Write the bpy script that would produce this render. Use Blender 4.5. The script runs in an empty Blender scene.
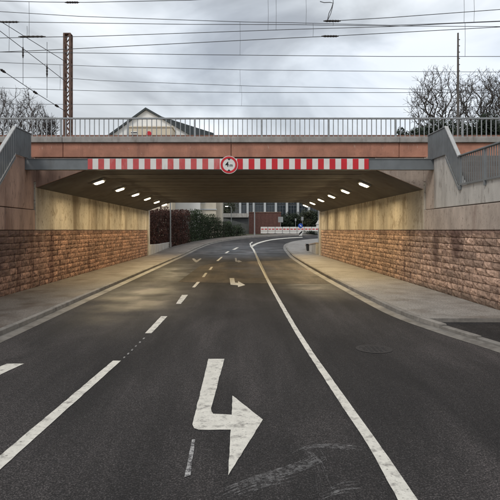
import bpy, bmesh, math, random
import numpy as np
from mathutils import Vector, Matrix, noise
R = math.radians
random.seed(7)
S = bpy.context.scene
COL = S.collection

# ------------------------------------------------------------------ camera
H = 2.0                       # eye height; the stone courses end at this level
F = 500.0                     # focal length in pixels of the 500 px photograph
VX, VY = 238.0, 230.0         # vanishing point of the underpass
cam_d = bpy.data.cameras.new('camera'); cam = bpy.data.objects.new('camera', cam_d)
COL.objects.link(cam); S.camera = cam
cam.location = (0, 0, H); cam.rotation_euler = (R(90), 0, 0)
cam_d.sensor_width = 36; cam_d.lens = 36.0 * F / 500
cam_d.shift_x = (250 - VX) / 500; cam_d.shift_y = -(250 - VY) / 500
cam_d.clip_end = 3000; cam_d.clip_start = 0.05

# ------------------------------------------------------------------ world
SUN_EL, SUN_AZ = 48, 215      # soft sun behind the clouds, from behind left
W = bpy.data.worlds.new('World'); S.world = W; W.use_nodes = True
nt = W.node_tree; nt.nodes.clear()
def N(nt, t, **k):
    n = nt.nodes.new(t)
    for a, v in k.items():
        if a.startswith('i_'):
            n.inputs[a[2:].replace('_', ' ')].default_value = v
        else:
            setattr(n, a, v)
    return n
def ramp(nt, stops, fac=None):
    n = nt.nodes.new('ShaderNodeValToRGB'); e = n.color_ramp.elements
    while len(e) < len(stops): e.new(0.5)
    for q, (p, c) in zip(e, stops):
        q.position = p; q.color = c if len(c) == 4 else (*c, 1)
    if fac is not None: nt.links.new(fac, n.inputs[0])
    return n
sky = N(nt, 'ShaderNodeTexSky', sky_type='NISHITA', sun_disc=False, sun_elevation=R(SUN_EL), sun_rotation=R(SUN_AZ))
sky.air_density = 1.0; sky.dust_density = 2.0
bgs = N(nt, 'ShaderNodeBackground'); bgs.inputs[1].default_value = 0.13
nt.links.new(sky.outputs[0], bgs.inputs[0])
tc = N(nt, 'ShaderNodeTexCoord')
mp = N(nt, 'ShaderNodeMapping'); mp.inputs['Scale'].default_value = (1.0, 1.0, 1.7); mp.inputs['Location'].default_value = (3.1, 0.2, 0.4)
nt.links.new(tc.outputs['Generated'], mp.inputs[0])
n1 = N(nt, 'ShaderNodeTexNoise', i_Scale=3.0, i_Detail=6.0, i_Roughness=0.5, i_Distortion=0.5); nt.links.new(mp.outputs[0], n1.inputs['Vector'])
n2 = N(nt, 'ShaderNodeTexNoise', i_Scale=1.3, i_Detail=3.0, i_Roughness=0.5); nt.links.new(mp.outputs[0], n2.inputs['Vector'])
cl = ramp(nt, [(0.36, (0.36, 0.38, 0.405)), (0.46, (0.50, 0.53, 0.56)), (0.54, (0.65, 0.69, 0.73)), (0.64, (0.84, 0.875, 0.91))], n1.outputs['Fac'])
bgc = N(nt, 'ShaderNodeBackground'); bgc.inputs[1].default_value = 1.0; nt.links.new(cl.outputs[0], bgc.inputs[0])
cov = ramp(nt, [(0.28, (0.72,) * 3), (0.5, (0.97,) * 3)], n2.outputs['Fac'])
mx = N(nt, 'ShaderNodeMixShader'); nt.links.new(cov.outputs[0], mx.inputs[0]); nt.links.new(bgs.outputs[0], mx.inputs[1]); nt.links.new(bgc.outputs[0], mx.inputs[2])
wo = N(nt, 'ShaderNodeOutputWorld'); nt.links.new(mx.outputs[0], wo.inputs[0])

# ------------------------------------------------------------------ sun, exposure
sd = bpy.data.lights.new('sun', 'SUN'); sd.energy = 1.1; sd.angle = R(16); sd.color = (1.0, 0.96, 0.9)
sun = bpy.data.objects.new('sun', sd); COL.objects.link(sun)
az, el = R(SUN_AZ), R(SUN_EL)
sdir = Vector((math.sin(az) * math.cos(el), math.cos(az) * math.cos(el), math.sin(el)))
sun.rotation_euler = sdir.to_track_quat('Z', 'Y').to_euler(); sun.location = (-10, -15, 30)
S.view_settings.view_transform = 'Standard'; S.view_settings.look = 'None'
S.view_settings.exposure = 0.36; S.view_settings.gamma = 1.0; S.view_settings.use_curve_mapping = False

# ------------------------------------------------------------------ materials
def mat(name, col, rough=0.8, var=0.25, scale=3.0, bump=0.0, bscale=40.0, metal=0.0, spec=0.4, stain=None, island=0.0, vstretch=1.0, rvar=0.0, detail=6.0):
    """procedural material: world-position noise variation, optional streaky stains, fine relief"""
    m = bpy.data.materials.new(name); m.use_nodes = True
    t = m.node_tree; L = t.links.new; b = t.nodes['Principled BSDF']
    b.inputs['Metallic'].default_value = metal; b.inputs['Specular IOR Level'].default_value = spec
    g = N(t, 'ShaderNodeNewGeometry')
    mpn = N(t, 'ShaderNodeMapping'); mpn.inputs['Scale'].default_value = (1, 1, 1 / vstretch); L(g.outputs['Position'], mpn.inputs[0])
    na = N(t, 'ShaderNodeTexNoise', i_Scale=scale, i_Detail=detail, i_Roughness=0.62); L(mpn.outputs[0], na.inputs['Vector'])
    c0 = tuple(max(0, c * (1 - var)) for c in col); c1 = tuple(min(1, c * (1 + var)) for c in col)
    rp = ramp(t, [(0.3, c0), (0.7, c1)], na.outputs['Fac']); cur = rp.outputs[0]
    if island:
        oi = N(t, 'ShaderNodeObjectInfo')
        ad = N(t, 'ShaderNodeMath', operation='ADD'); L(oi.outputs['Random'], ad.inputs[0]); L(g.outputs['Random Per Island'], ad.inputs[1])
        fr = N(t, 'ShaderNodeMath', operation='FRACT'); L(ad.outputs[0], fr.inputs[0])
        rr = ramp(t, [(0.0, (1 - island,) * 3), (0.55, (1.0, 0.98, 0.96)), (1.0, (1 + island, 1 + island * 0.9, 1 + island * 0.8))], fr.outputs[0])
        mm = N(t, 'ShaderNodeMix', data_type='RGBA', blend_type='MULTIPLY'); mm.inputs[0].default_value = 1
        L(cur, mm.inputs[6]); L(rr.outputs[0], mm.inputs[7]); cur = mm.outputs[2]
    for st in (stain or []):
        sc, lo, hi, scol, vs, amt = st
        ms = N(t, 'ShaderNodeMapping'); ms.inputs['Scale'].default_value = (1, 1, 1 / vs); ms.inputs['Location'].default_value = (sc * 3.7, sc * 1.3, 0.7)
        L(g.outputs['Position'], ms.inputs[0])
        ns = N(t, 'ShaderNodeTexNoise', i_Scale=sc, i_Detail=7.0, i_Roughness=0.65); L(ms.outputs[0], ns.inputs['Vector'])
        rs = ramp(t, [(lo, (0, 0, 0)), (hi, (amt,) * 3)], ns.outputs['Fac'])
        mm = N(t, 'ShaderNodeMix', data_type='RGBA'); L(rs.outputs[0], mm.inputs[0]); L(cur, mm.inputs[6]); mm.inputs[7].default_value = (*scol, 1)
        cur = mm.outputs[2]
    L(cur, b.inputs['Base Color'])
    if rvar:
        nr = N(t, 'ShaderNodeTexNoise', i_Scale=0.55, i_Detail=5.0, i_Roughness=0.6); L(g.outputs['Position'], nr.inputs['Vector'])
        mr = N(t, 'ShaderNodeMapRange'); mr.inputs[1].default_value = 0.4; mr.inputs[2].default_value = 0.62
        mr.inputs[3].default_value = rough - rvar; mr.inputs[4].default_value = rough; L(nr.outputs['Fac'], mr.inputs[0]); L(mr.outputs[0], b.inputs['Roughness'])
    else:
        b.inputs['Roughness'].default_value = rough
    if bump:
        nb = N(t, 'ShaderNodeTexNoise', i_Scale=bscale, i_Detail=4.0, i_Roughness=0.6); L(g.outputs['Position'], nb.inputs['Vector'])
        bp = N(t, 'ShaderNodeBump'); bp.inputs['Strength'].default_value = bump; bp.inputs['Distance'].default_value = 0.02
        L(nb.outputs['Fac'], bp.inputs['Height']); L(bp.outputs[0], b.inputs['Normal'])
    return m
def emit(name, col, s):
    m = bpy.data.materials.new(name); m.use_nodes = True; b = m.node_tree.nodes['Principled BSDF']
    b.inputs['Base Color'].default_value = (0.8, 0.8, 0.8, 1); b.inputs['Emission Color'].default_value = (*col, 1); b.inputs['Emission Strength'].default_value = s
    return m

M = {}
def asphalt(name, base, speck, rough, damp, damp_spots=()):
    """dark binder with paler chippings; lanes polished lengthwise; damp patches are smoother"""
    m = bpy.data.materials.new(name); m.use_nodes = True
    t = m.node_tree; L = t.links.new; b = t.nodes['Principled BSDF']; b.inputs['Specular IOR Level'].default_value = 0.36
    g = N(t, 'ShaderNodeNewGeometry'); P = g.outputs['Position']
    def nz(sc, det, ro, stretch=(1, 1, 1), dist=0.0):
        mp_ = N(t, 'ShaderNodeMapping'); mp_.inputs['Scale'].default_value = stretch; L(P, mp_.inputs[0])
        n = N(t, 'ShaderNodeTexNoise', i_Scale=sc, i_Detail=det, i_Roughness=ro, i_Distortion=dist); L(mp_.outputs[0], n.inputs['Vector']); return n.outputs['Fac']
    def mixc(f, c0, c1, blend='MIX'):
        mm = N(t, 'ShaderNodeMix', data_type='RGBA', blend_type=blend)
        if hasattr(f, 'links'): L(f, mm.inputs[0])
        else: mm.inputs[0].default_value = f
        for i, c in ((6, c0), (7, c1)):
            if hasattr(c, 'links'): L(c, mm.inputs[i])
            else: mm.inputs[i].default_value = (*c, 1)
        return mm.outputs[2]
    grain = nz(62, 3, 0.95); coarse = nz(17, 5, 0.9)
    f1 = ramp(t, [(0.50, (0, 0, 0)), (0.62, (1, 1, 1))], grain).outputs[0]
    col = mixc(f1, tuple(c * 0.55 for c in base), speck)
    f2 = ramp(t, [(0.40, (0.55,) * 3), (0.60, (1.25,) * 3)], coarse).outputs[0]; col = mixc(1.0, col, f2, 'MULTIPLY')
    f3 = ramp(t, [(0.34, (0.55, 0.55, 0.57)), (0.5, (1.05, 1.04, 1.04)), (0.64, (1.85, 1.8, 1.78))], nz(0.55, 6, 0.62, (1.0, 0.35, 1), 0.4)).outputs[0]; col = mixc(1.0, col, f3, 'MULTIPLY')
    f4 = ramp(t, [(0.36, (0.72,) * 3), (0.62, (1.25, 1.22, 1.2))], nz(1.6, 4, 0.6, (1.0, 0.06, 1))).outputs[0]; col = mixc(1.0, col, f4, 'MULTIPLY')
    f5 = ramp(t, [(0.63, (0, 0, 0)), (0.70, (0.7,) * 3)], nz(3.2, 7, 0.75)).outputs[0]; col = mixc(f5, col, tuple(c * 0.45 for c in base))
    # fine wandering cracks
    vd = N(t, 'ShaderNodeTexVoronoi', feature='DISTANCE_TO_EDGE', i_Scale=0.55)
    mpv = N(t, 'ShaderNodeMapping'); mpv.inputs['Scale'].default_value = (1, 0.6, 1); L(P, mpv.inputs[0])
    nw = N(t, 'ShaderNodeTexNoise', i_Scale=2.5, i_Detail=5.0, i_Roughness=0.7); L(P, nw.inputs['Vector'])
    va = N(t, 'ShaderNodeVectorMath', operation='MULTIPLY_ADD'); L(nw.outputs['Color'], va.inputs[0]); va.inputs[1].default_value = (0.5, 0.5, 0); L(mpv.outputs[0], va.inputs[2]); L(va.outputs[0], vd.inputs['Vector'])
    cr = ramp(t, [(0.0, (1, 1, 1)), (0.006, (0, 0, 0))], vd.outputs['Distance']).outputs[0]
    cm = ramp(t, [(0.54, (0, 0, 0)), (0.62, (0.8,) * 3)], nz(0.30, 3, 0.5)).outputs[0]
    mc_ = N(t, 'ShaderNodeMath', operation='MULTIPLY'); L(cr, mc_.inputs[0]); L(cm, mc_.inputs[1])
    col = mixc(mc_.outputs[0], col, tuple(c * 0.3 for c in base))
    L(col, b.inputs['Base Color'])
    # damp patches
    tot = None
    for (cx, cy, rx, ry) in damp_spots:
        mp_ = N(t, 'ShaderNodeMapping', vector_type='POINT'); mp_.inputs['Location'].default_value = (-cx / rx, -cy / ry, 0); mp_.inputs['Scale'].default_value = (1 / rx, 1 / ry, 0); L(P, mp_.inputs[0])
        ln = N(t, 'ShaderNodeVectorMath', operation='LENGTH'); L(mp_.outputs[0], ln.inputs[0])
        mr = N(t, 'ShaderNodeMapRange'); mr.inputs[1].default_value = 0.35; mr.inputs[2].default_value = 1.1; mr.inputs[3].default_value = 1; mr.inputs[4].default_value = 0; L(ln.outputs['Value'], mr.inputs[0])
        if tot is None: tot = mr.outputs[0]
        else:
            mxm = N(t, 'ShaderNodeMath', operation='MAXIMUM'); L(tot, mxm.inputs[0]); L(mr.outputs[0], mxm.inputs[1]); tot = mxm.outputs[0]
    blot = ramp(t, [(0.34, (0.35,) * 3), (0.60, (1, 1, 1))], nz(0.6, 4, 0.55)).outputs[0]
    if tot is not None:
        wet = N(t, 'ShaderNodeMath', operation='MULTIPLY'); L(tot, wet.inputs[0]); L(blot, wet.inputs[1]); wet = wet.outputs[0]
        mr = N(t, 'ShaderNodeMapRange'); mr.inputs[3].default_value = rough; mr.inputs[4].default_value = rough - damp; L(wet, mr.inputs[0]); L(mr.outputs[0], b.inputs['Roughness'])
        ms_ = N(t, 'ShaderNodeMapRange'); ms_.inputs[3].default_value = 0.36; ms_.inputs[4].default_value = 0.6; L(wet, ms_.inputs[0]); L(ms_.outputs[0], b.inputs['Specular IOR Level'])
    else: b.inputs['Roughness'].default_value = rough
    bp = N(t, 'ShaderNodeBump'); bp.inputs['Strength'].default_value = 0.7; bp.inputs['Distance'].default_value = 0.012
    L(grain, bp.inputs['Height']); L(bp.outputs[0], b.inputs['Normal'])
    return m
DAMP = [(-2.7, 15.0, 2.0, 6.0), (-2.6, 24, 1.8, 8), (2.6, 19, 1.4, 5), (0, 45, 6, 12)]
M['asphalt'] = asphalt('asphalt', (0.027, 0.0248, 0.0258), (0.10, 0.092, 0.090), 0.85, 0.48, DAMP)
M['old_asphalt'] = asphalt('old_asphalt', (0.095, 0.078, 0.060), (0.20, 0.17, 0.135), 0.8, 0.3, [(1.0, 24, 4, 7)])
M['driveway'] = asphalt('driveway_asphalt', (0.026, 0.024, 0.025), (0.08, 0.075, 0.075), 0.85, 0.1)
M['paint'] = mat('road_paint', (0.68, 0.65, 0.58), 0.6, 0.12, 9, 0.5, 60, stain=[(7, 0.52, 0.66, (0.20, 0.185, 0.17), 1, 0.75), (30, 0.58, 0.70, (0.10, 0.09, 0.085), 1, 0.7)])
def worn(m, lo, hi, amt, sc=11.0):
    t = m.node_tree; g = N(t, 'ShaderNodeNewGeometry'); n = N(t, 'ShaderNodeTexNoise', i_Scale=sc, i_Detail=9.0, i_Roughness=0.82); t.links.new(g.outputs['Position'], n.inputs['Vector'])
    r = ramp(t, [(lo, (1, 1, 1)), (hi, (1 - amt,) * 3)], n.outputs['Fac']); t.links.new(r.outputs[0], t.nodes['Principled BSDF'].inputs['Alpha'])
worn(M['paint'], 0.58, 0.68, 0.85)
M['worn_paint'] = mat('worn_paint', (0.36, 0.35, 0.34), 0.7, 0.3, 20, 0.4, 60, stain=[(25, 0.46, 0.58, (0.06, 0.057, 0.06), 1, 1.0)])
M['pavement'] = mat('pavement', (0.29, 0.272, 0.25), 0.75, 0.2, 2.2, 0.35, 55, stain=[(1.1, 0.5, 0.7, (0.12, 0.095, 0.075), 1, 0.7), (26, 0.50, 0.60, (0.10, 0.09, 0.08), 1, 0.8), (40, 0.56, 0.62, (0.36, 0.33, 0.30), 1, 0.7)], rvar=0.2)
M['pavement_l'] = mat('grimy_pavement', (0.19, 0.168, 0.148), 0.75, 0.25, 2.2, 0.35, 55, stain=[(1.1, 0.48, 0.66, (0.085, 0.06, 0.045), 1, 0.8), (26, 0.50, 0.60, (0.08, 0.065, 0.055), 1, 0.8)], rvar=0.25)
M['kerb'] = mat('kerb_stone', (0.24, 0.225, 0.205), 0.75, 0.2, 6, 0.3, 50, stain=[(3, 0.5, 0.7, (0.10, 0.09, 0.08), 1, 0.7)], island=0.14)
M['gutter'] = mat('gutter_stone', (0.20, 0.185, 0.165), 0.65, 0.22, 5, 0.3, 50, stain=[(2, 0.48, 0.68, (0.07, 0.062, 0.055), 1, 0.8)], rvar=0.15)
M['stone_l'] = mat('red_sandstone', (0.30, 0.18, 0.132), 0.88, 0.45, 7, 0.75, 40, island=0.38,
                   stain=[(1.5, 0.54, 0.66, (0.10, 0.045, 0.032), 7, 0.8), (10, 0.52, 0.62, (0.075, 0.036, 0.026), 1, 0.85), (2.2, 0.64, 0.72, (0.42, 0.36, 0.29), 5, 0.6)])
M['stone_r'] = mat('tan_sandstone', (0.43, 0.295, 0.225), 0.88, 0.4, 7, 0.75, 40, island=0.32,
                   stain=[(1.2, 0.57, 0.67, (0.13, 0.075, 0.058), 7, 0.75), (11, 0.53, 0.62, (0.115, 0.064, 0.047), 1, 0.85)])
def soot(m, cy, cz, ry, rz, col, amt):
    """seepage stain with a ragged outline"""
    t = m.node_tree; L = t.links.new; b = t.nodes['Principled BSDF']; src = b.inputs['Base Color'].links[0].from_socket
    g = N(t, 'ShaderNodeNewGeometry'); mp_ = N(t, 'ShaderNodeMapping'); mp_.inputs['Location'].default_value = (0, -cy / ry, -cz / rz); mp_.inputs['Scale'].default_value = (0, 1 / ry, 1 / rz); L(g.outputs['Position'], mp_.inputs[0])
    ln = N(t, 'ShaderNodeVectorMath', operation='LENGTH'); L(mp_.outputs[0], ln.inputs[0])
    n = N(t, 'ShaderNodeTexNoise', i_Scale=2.5, i_Detail=6.0, i_Roughness=0.65); L(g.outputs['Position'], n.inputs['Vector'])
    ma = N(t, 'ShaderNodeMath', operation='MULTIPLY_ADD'); L(n.outputs['Fac'], ma.inputs[0]); ma.inputs[1].default_value = 0.9; L(ln.outputs['Value'], ma.inputs[2])
    r = ramp(t, [(0.0, (amt,) * 3), (0.5, (amt * .9,) * 3), (0.72, (0, 0, 0))], None); mr = N(t, 'ShaderNodeMath', operation='MULTIPLY'); L(ma.outputs[0], mr.inputs[0]); mr.inputs[1].default_value = 0.5; L(mr.outputs[0], r.inputs[0])
    mm = N(t, 'ShaderNodeMix', data_type='RGBA'); L(r.outputs[0], mm.inputs[0]); L(src, mm.inputs[6]); mm.inputs[7].default_value = (*col, 1); L(mm.outputs[2], b.inputs['Base Color'])
soot(M['stone_l'], 13.3, 1.75, 3.4, 1.3, (0.075, 0.042, 0.036), 0.8)
soot(M['stone_l'], 18.05, 1.0, 0.28, 1.6, (0.10, 0.045, 0.035), 0.8)
soot(M['stone_r'], 15.6, 1.5, 0.3, 1.1, (0.12, 0.07, 0.055), 0.85)
soot(M['stone_r'], 14.2, 1.75, 0.45, 0.7, (0.11, 0.06, 0.05), 0.85)
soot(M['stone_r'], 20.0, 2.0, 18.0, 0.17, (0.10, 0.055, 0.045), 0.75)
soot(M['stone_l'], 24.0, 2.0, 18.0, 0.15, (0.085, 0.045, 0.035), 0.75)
soot(M['stone_r'], 14.0, 0.1, 6.0, 0.22, (0.11, 0.08, 0.06), 0.7)
M['mortar'] = mat('mortar', (0.055, 0.036, 0.028), 0.95, 0.3, 6, 0.3)
M['conc_in'] = mat('stained_concrete', (0.45, 0.40, 0.325), 0.85, 0.22, 1.6, 0.25, 20, vstretch=3,
                   stain=[(0.8, 0.5, 0.64, (0.15, 0.11, 0.07), 9, 0.8), (2.2, 0.54, 0.66, (0.20, 0.155, 0.10), 1.2, 0.7), (14, 0.58, 0.66, (0.10, 0.075, 0.05), 1.5, 0.75)])
M['conc_pink'] = mat('pink_concrete', (0.31, 0.205, 0.16), 0.88, 0.25, 3, 0.25, 25, vstretch=4,
                     stain=[(1.6, 0.52, 0.68, (0.16, 0.09, 0.068), 7, 0.8), (8, 0.55, 0.68, (0.13, 0.085, 0.068), 2.5, 0.75)])
M['conc_tan'] = mat('tan_concrete', (0.45, 0.375, 0.32), 0.88, 0.25, 3, 0.25, 25, vstretch=3,
                    stain=[(1.6, 0.54, 0.7, (0.24, 0.17, 0.14), 6, 0.7), (11, 0.56, 0.68, (0.20, 0.15, 0.125), 1.6, 0.75)])
M['conc_grey'] = mat('grey_concrete', (0.48, 0.455, 0.42), 0.88, 0.2, 2.5, 0.25, 25, vstretch=3,
                     stain=[(1.7, 0.54, 0.7, (0.20, 0.165, 0.14), 6, 0.75), (9, 0.58, 0.70, (0.17, 0.145, 0.125), 3, 0.75)])
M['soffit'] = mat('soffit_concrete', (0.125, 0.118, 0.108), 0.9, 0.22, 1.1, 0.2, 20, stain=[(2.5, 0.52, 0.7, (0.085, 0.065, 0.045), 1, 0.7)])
M['fascia'] = mat('red_fascia', (0.40, 0.19, 0.13), 0.85, 0.22, 2.2, 0.2, 30, island=0.08, stain=[(2.5, 0.52, 0.68, (0.23, 0.11, 0.08), 7, 0.7), (9, 0.58, 0.7, (0.26, 0.12, 0.085), 1, 0.6), (14, 0.64, 0.72, (0.6, 0.5, 0.42), 4, 0.7)])
M['kerbbeam'] = mat('deck_edge_concrete', (0.33, 0.31, 0.29), 0.85, 0.22, 3, 0.25, 30, stain=[(3, 0.52, 0.7, (0.15, 0.125, 0.105), 4, 0.7)])
M['upstand'] = mat('rusty_upstand', (0.30, 0.16, 0.12), 0.9, 0.3, 4, 0.2)
M['grey_steel'] = mat('grey_painted_steel', (0.165, 0.178, 0.185), 0.5, 0.14, 2.5, 0.05, 60, stain=[(3.5, 0.58, 0.74, (0.09, 0.088, 0.085), 5, 0.5)])
M['rail_steel'] = mat('galvanised_steel', (0.30, 0.31, 0.315), 0.5, 0.18, 6, 0.0, metal=0.3)
M['light_steel'] = mat('pale_handrail', (0.42, 0.42, 0.41), 0.5, 0.15, 5)
M['rust'] = mat('rusty_steel', (0.15, 0.09, 0.068), 0.8, 0.35, 6, 0.2)
M['pole'] = mat('lamp_post_grey', (0.30, 0.31, 0.31), 0.5, 0.12, 3)
M['darkpole'] = mat('dark_mast', (0.10, 0.09, 0.08), 0.8, 0.2, 4)
M['wire'] = mat('wire_dark', (0.06, 0.06, 0.065), 0.6, 0.1, 3)
M['insul'] = mat('insulator_brown', (0.03, 0.024, 0.022), 0.4, 0.15, 8)
M['white'] = mat('sign_white', (0.74, 0.72, 0.68), 0.5, 0.05, 4, stain=[(5, 0.6, 0.75, (0.45, 0.4, 0.36), 4, 0.6)])
M['red'] = mat('sign_red', (0.58, 0.02, 0.03), 0.45, 0.08, 4, stain=[(5, 0.62, 0.75, (0.45, 0.14, 0.13), 3, 0.5)])
M['faded_red'] = mat('faded_red', (0.56, 0.085, 0.085), 0.55, 0.12, 4, stain=[(4, 0.52, 0.7, (0.60, 0.30, 0.28), 3, 0.6)])
M['black'] = mat('sign_black', (0.015, 0.015, 0.016), 0.5, 0.05, 4)
M['blue'] = mat('sign_blue', (0.02, 0.08, 0.42), 0.45, 0.05, 4)
M['lamp_body'] = mat('lamp_housing', (0.35, 0.35, 0.34), 0.6, 0.1, 4)
M['lens'] = emit('lamp_lens', (1.0, 0.84, 0.56), 14.0)
M['far_lamp'] = emit('far_lamp_lens', (1.0, 0.93, 0.8), 7.0)
M['earth'] = mat('earth', (0.10, 0.085, 0.055), 0.95, 0.35, 1.2, 0.4, 12, stain=[(0.6, 0.45, 0.6, (0.06, 0.075, 0.03), 1, 0.8)])
M['ballast'] = mat('ballast', (0.17, 0.145, 0.125), 0.95, 0.4, 14, 0.8, 25)
M['bark'] = mat('bark', (0.065, 0.055, 0.047), 0.9, 0.3, 5, 0.3, 20)
M['bark2'] = mat('pale_bark', (0.085, 0.07, 0.065), 0.9, 0.3, 5, 0.3, 20)
def leafmat(n, c, v): return mat(n, c, 0.7, 0.35, 1.4, island=v, spec=0.25)
M['leaf_red'] = leafmat('dry_beech_leaf', (0.07, 0.03, 0.022), 0.5)
M['leaf_green'] = leafmat('dark_green_leaf', (0.030, 0.045, 0.020), 0.5)
M['leaf_ever'] = leafmat('evergreen_leaf', (0.022, 0.032, 0.018), 0.5)
M['leaf_olive'] = leafmat('olive_leaf', (0.045, 0.052, 0.027), 0.5)
M['cream'] = mat('cream_render', (0.62, 0.56, 0.46), 0.85, 0.08, 1.5, stain=[(1.2, 0.55, 0.75, (0.45, 0.4, 0.33), 5, 0.5)])
M['house_white'] = mat('white_render', (0.84, 0.83, 0.80), 0.85, 0.05, 1.0)
M['beige'] = mat('beige_render', (0.70, 0.60, 0.46), 0.85, 0.06, 1.5)
M['slate'] = mat('slate_roof', (0.045, 0.055, 0.058), 0.6, 0.2, 3, 0.2, 20)
M['glass'] = mat('dark_glass', (0.03, 0.038, 0.045), 0.08, 0.2, 1, spec=0.8)
M['frame'] = mat('window_frame', (0.10, 0.11, 0.12), 0.5, 0.1, 2)
M['column'] = mat('pale_column', (0.50, 0.52, 0.53), 0.7, 0.08, 2)
M['facade'] = mat('dark_facade', (0.085, 0.088, 0.09), 0.7, 0.15, 1)
M['redbrick'] = mat('red_brick_wall', (0.125, 0.06, 0.05), 0.9, 0.25, 4, 0.3, 20)
M['greywall'] = mat('weathered_grey_wall', (0.20, 0.205, 0.19), 0.9, 0.2, 1.5, stain=[(1, 0.5, 0.7, (0.10, 0.11, 0.09), 3, 0.7)])

# ------------------------------------------------------------------ helpers
def tag(o, label=None, cat=None, group=None, kind=None):
    if label: o['label'] = label
    if cat: o['category'] = cat
    if group: o['group'] = group
    if kind: o['kind'] = kind
    return o
def link(name, me, m=None, parent=None):
    o = bpy.data.objects.new(name, me); COL.objects.link(o)
    if m is not None and me is not None and not me.materials: me.materials.append(m)
    if parent is not None: o.parent = parent
    return o
def empty(name, loc=(0, 0, 0), label=None, cat=None, group=None):
    o = bpy.data.objects.new(name, None); COL.objects.link(o); o.location = loc; o.empty_display_size = 0.2
    return tag(o, label, cat, group)
class MB:
    """collects simple solids, builds ONE mesh"""
    def __init__(s): s.v = []; s.f = []
    def add(s, v, f):
        k = len(s.v); s.v += [tuple(p) for p in v]; s.f += [tuple(i + k for i in q) for q in f]; return s
    def box(s, x0, x1, y0, y1, z0, z1):
        return s.add([(x0, y0, z0), (x1, y0, z0), (x1, y1, z0), (x0, y1, z0), (x0, y0, z1), (x1, y0, z1), (x1, y1, z1), (x0, y1, z1)],
                     [(0, 3, 2, 1), (4, 5, 6, 7), (0, 1, 5, 4), (1, 2, 6, 5), (2, 3, 7, 6), (3, 0, 4, 7)])
    def prism(s, poly, axis, a, b):
        """extrude a 2-D polygon; axis x: poly in (y,z); y: poly in (x,z); z: poly in (x,y)"""
        n = len(poly)
        def p(q, t): return {'x': (t, q[0], q[1]), 'y': (q[0], t, q[1]), 'z': (q[0], q[1], t)}[axis]
        return s.add([p(q, a) for q in poly] + [p(q, b) for q in poly],
                     [tuple(range(n)), tuple(range(2 * n - 1, n - 1, -1))] + [(i, i + n, (i + 1) % n + n, (i + 1) % n) for i in range(n)])
    def tube(s, pts, rad, sides=6, cap=True):
        pts = [Vector(p) for p in pts]; n = len(pts)
        rads = rad if isinstance(rad, (list, tuple)) else [rad] * n
        k = len(s.v); up = None
        for i, p in enumerate(pts):
            d = (pts[min(i + 1, n - 1)] - pts[max(i - 1, 0)]).normalized()
            a = d.orthogonal().normalized() if up is None else (up - d * up.dot(d)).normalized()
            up = a; b = d.cross(a)
            for j in range(sides):
                t = 2 * math.pi * j / sides
                s.v.append(tuple(p + (a * math.cos(t) + b * math.sin(t)) * rads[i]))
        for i in range(n - 1):
            for j in range(sides):
                j2 = (j + 1) % sides
                s.f.append((k + i * sides + j, k + i * sides + j2, k + (i + 1) * sides + j2, k + (i + 1) * sides + j))
        if cap:
            s.f.append(tuple(k + j for j in reversed(range(sides)))); s.f.append(tuple(k + (n - 1) * sides + j for j in range(sides)))
        return s
    def mesh(s, name, bevel=0, smooth=False):
        me = bpy.data.meshes.new(name); me.from_pydata(s.v, [], s.f)
        bm = bmesh.new(); bm.from_mesh(me); bmesh.ops.recalc_face_normals(bm, faces=bm.faces)
        if bevel:
            bmesh.ops.bevel(bm, geom=[e for e in bm.edges if e.calc_face_angle(0) > 0.5], offset=bevel, segments=1, affect='EDGES')
        if smooth:
            for f in bm.faces: f.smooth = True
        bm.to_mesh(me); bm.free(); return me
    def obj(s, name, m, parent=None, bevel=0, smooth=False):
        return link(name, s.mesh(name, bevel, smooth), m, parent)

def zr(y):
    """height of the road: level through the underpass, then rising"""
    t = max(0.0, y - 36)
    if t < 8: return 0.042 * t * t / 16
    if t < 39: return 0.042 * (t - 4)
    return 1.47
def ground(px, py, dz=0.0):
    """point of the road surface seen at a pixel of the photograph"""
    a, b = 2.5, 160.0
    for _ in range(50):
        m = (a + b) / 2
        if VY + F * (H - zr(m)) / m > py: a = m
        else: b = m
    return Vector(((px - VX) * a / F, a, zr(a) + dz))
def at(px, py, y):
    return Vector(((px - VX) * y / F, y, H + (VY - py) * y / F))

XL, XR = -6.75, 6.20          # faces of the two abutment walls
YF, YB = 16.67, 37.2          # front and back of the underpass

# ------------------------------------------------------------------ ground
def sheet(name, xs, ys, fz, m, kind='structure', parent=None):
    v = [(x, y, fz(x, y)) for y in ys for x in xs]; nx = len(xs)
    f = [(j * nx + i, j * nx + i + 1, (j + 1) * nx + i + 1, (j + 1) * nx + i) for j in range(len(ys) - 1) for i in range(nx - 1)]
    me = bpy.data.meshes.new(name); me.from_pydata(v, [], f); o = link(name, me, m, parent)
    if kind: o['kind'] = kind
    return o
ys = [-60, -20, 0, 20, 36] + [38 + 2 * i for i in range(20)] + [90, 130, 250, 600, 1500]
sheet('ground', [-900, -300, -100, -40, -15, 0, 15, 40, 100, 300, 900], ys, lambda x, y: zr(y) - 0.10, M['earth'])

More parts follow.
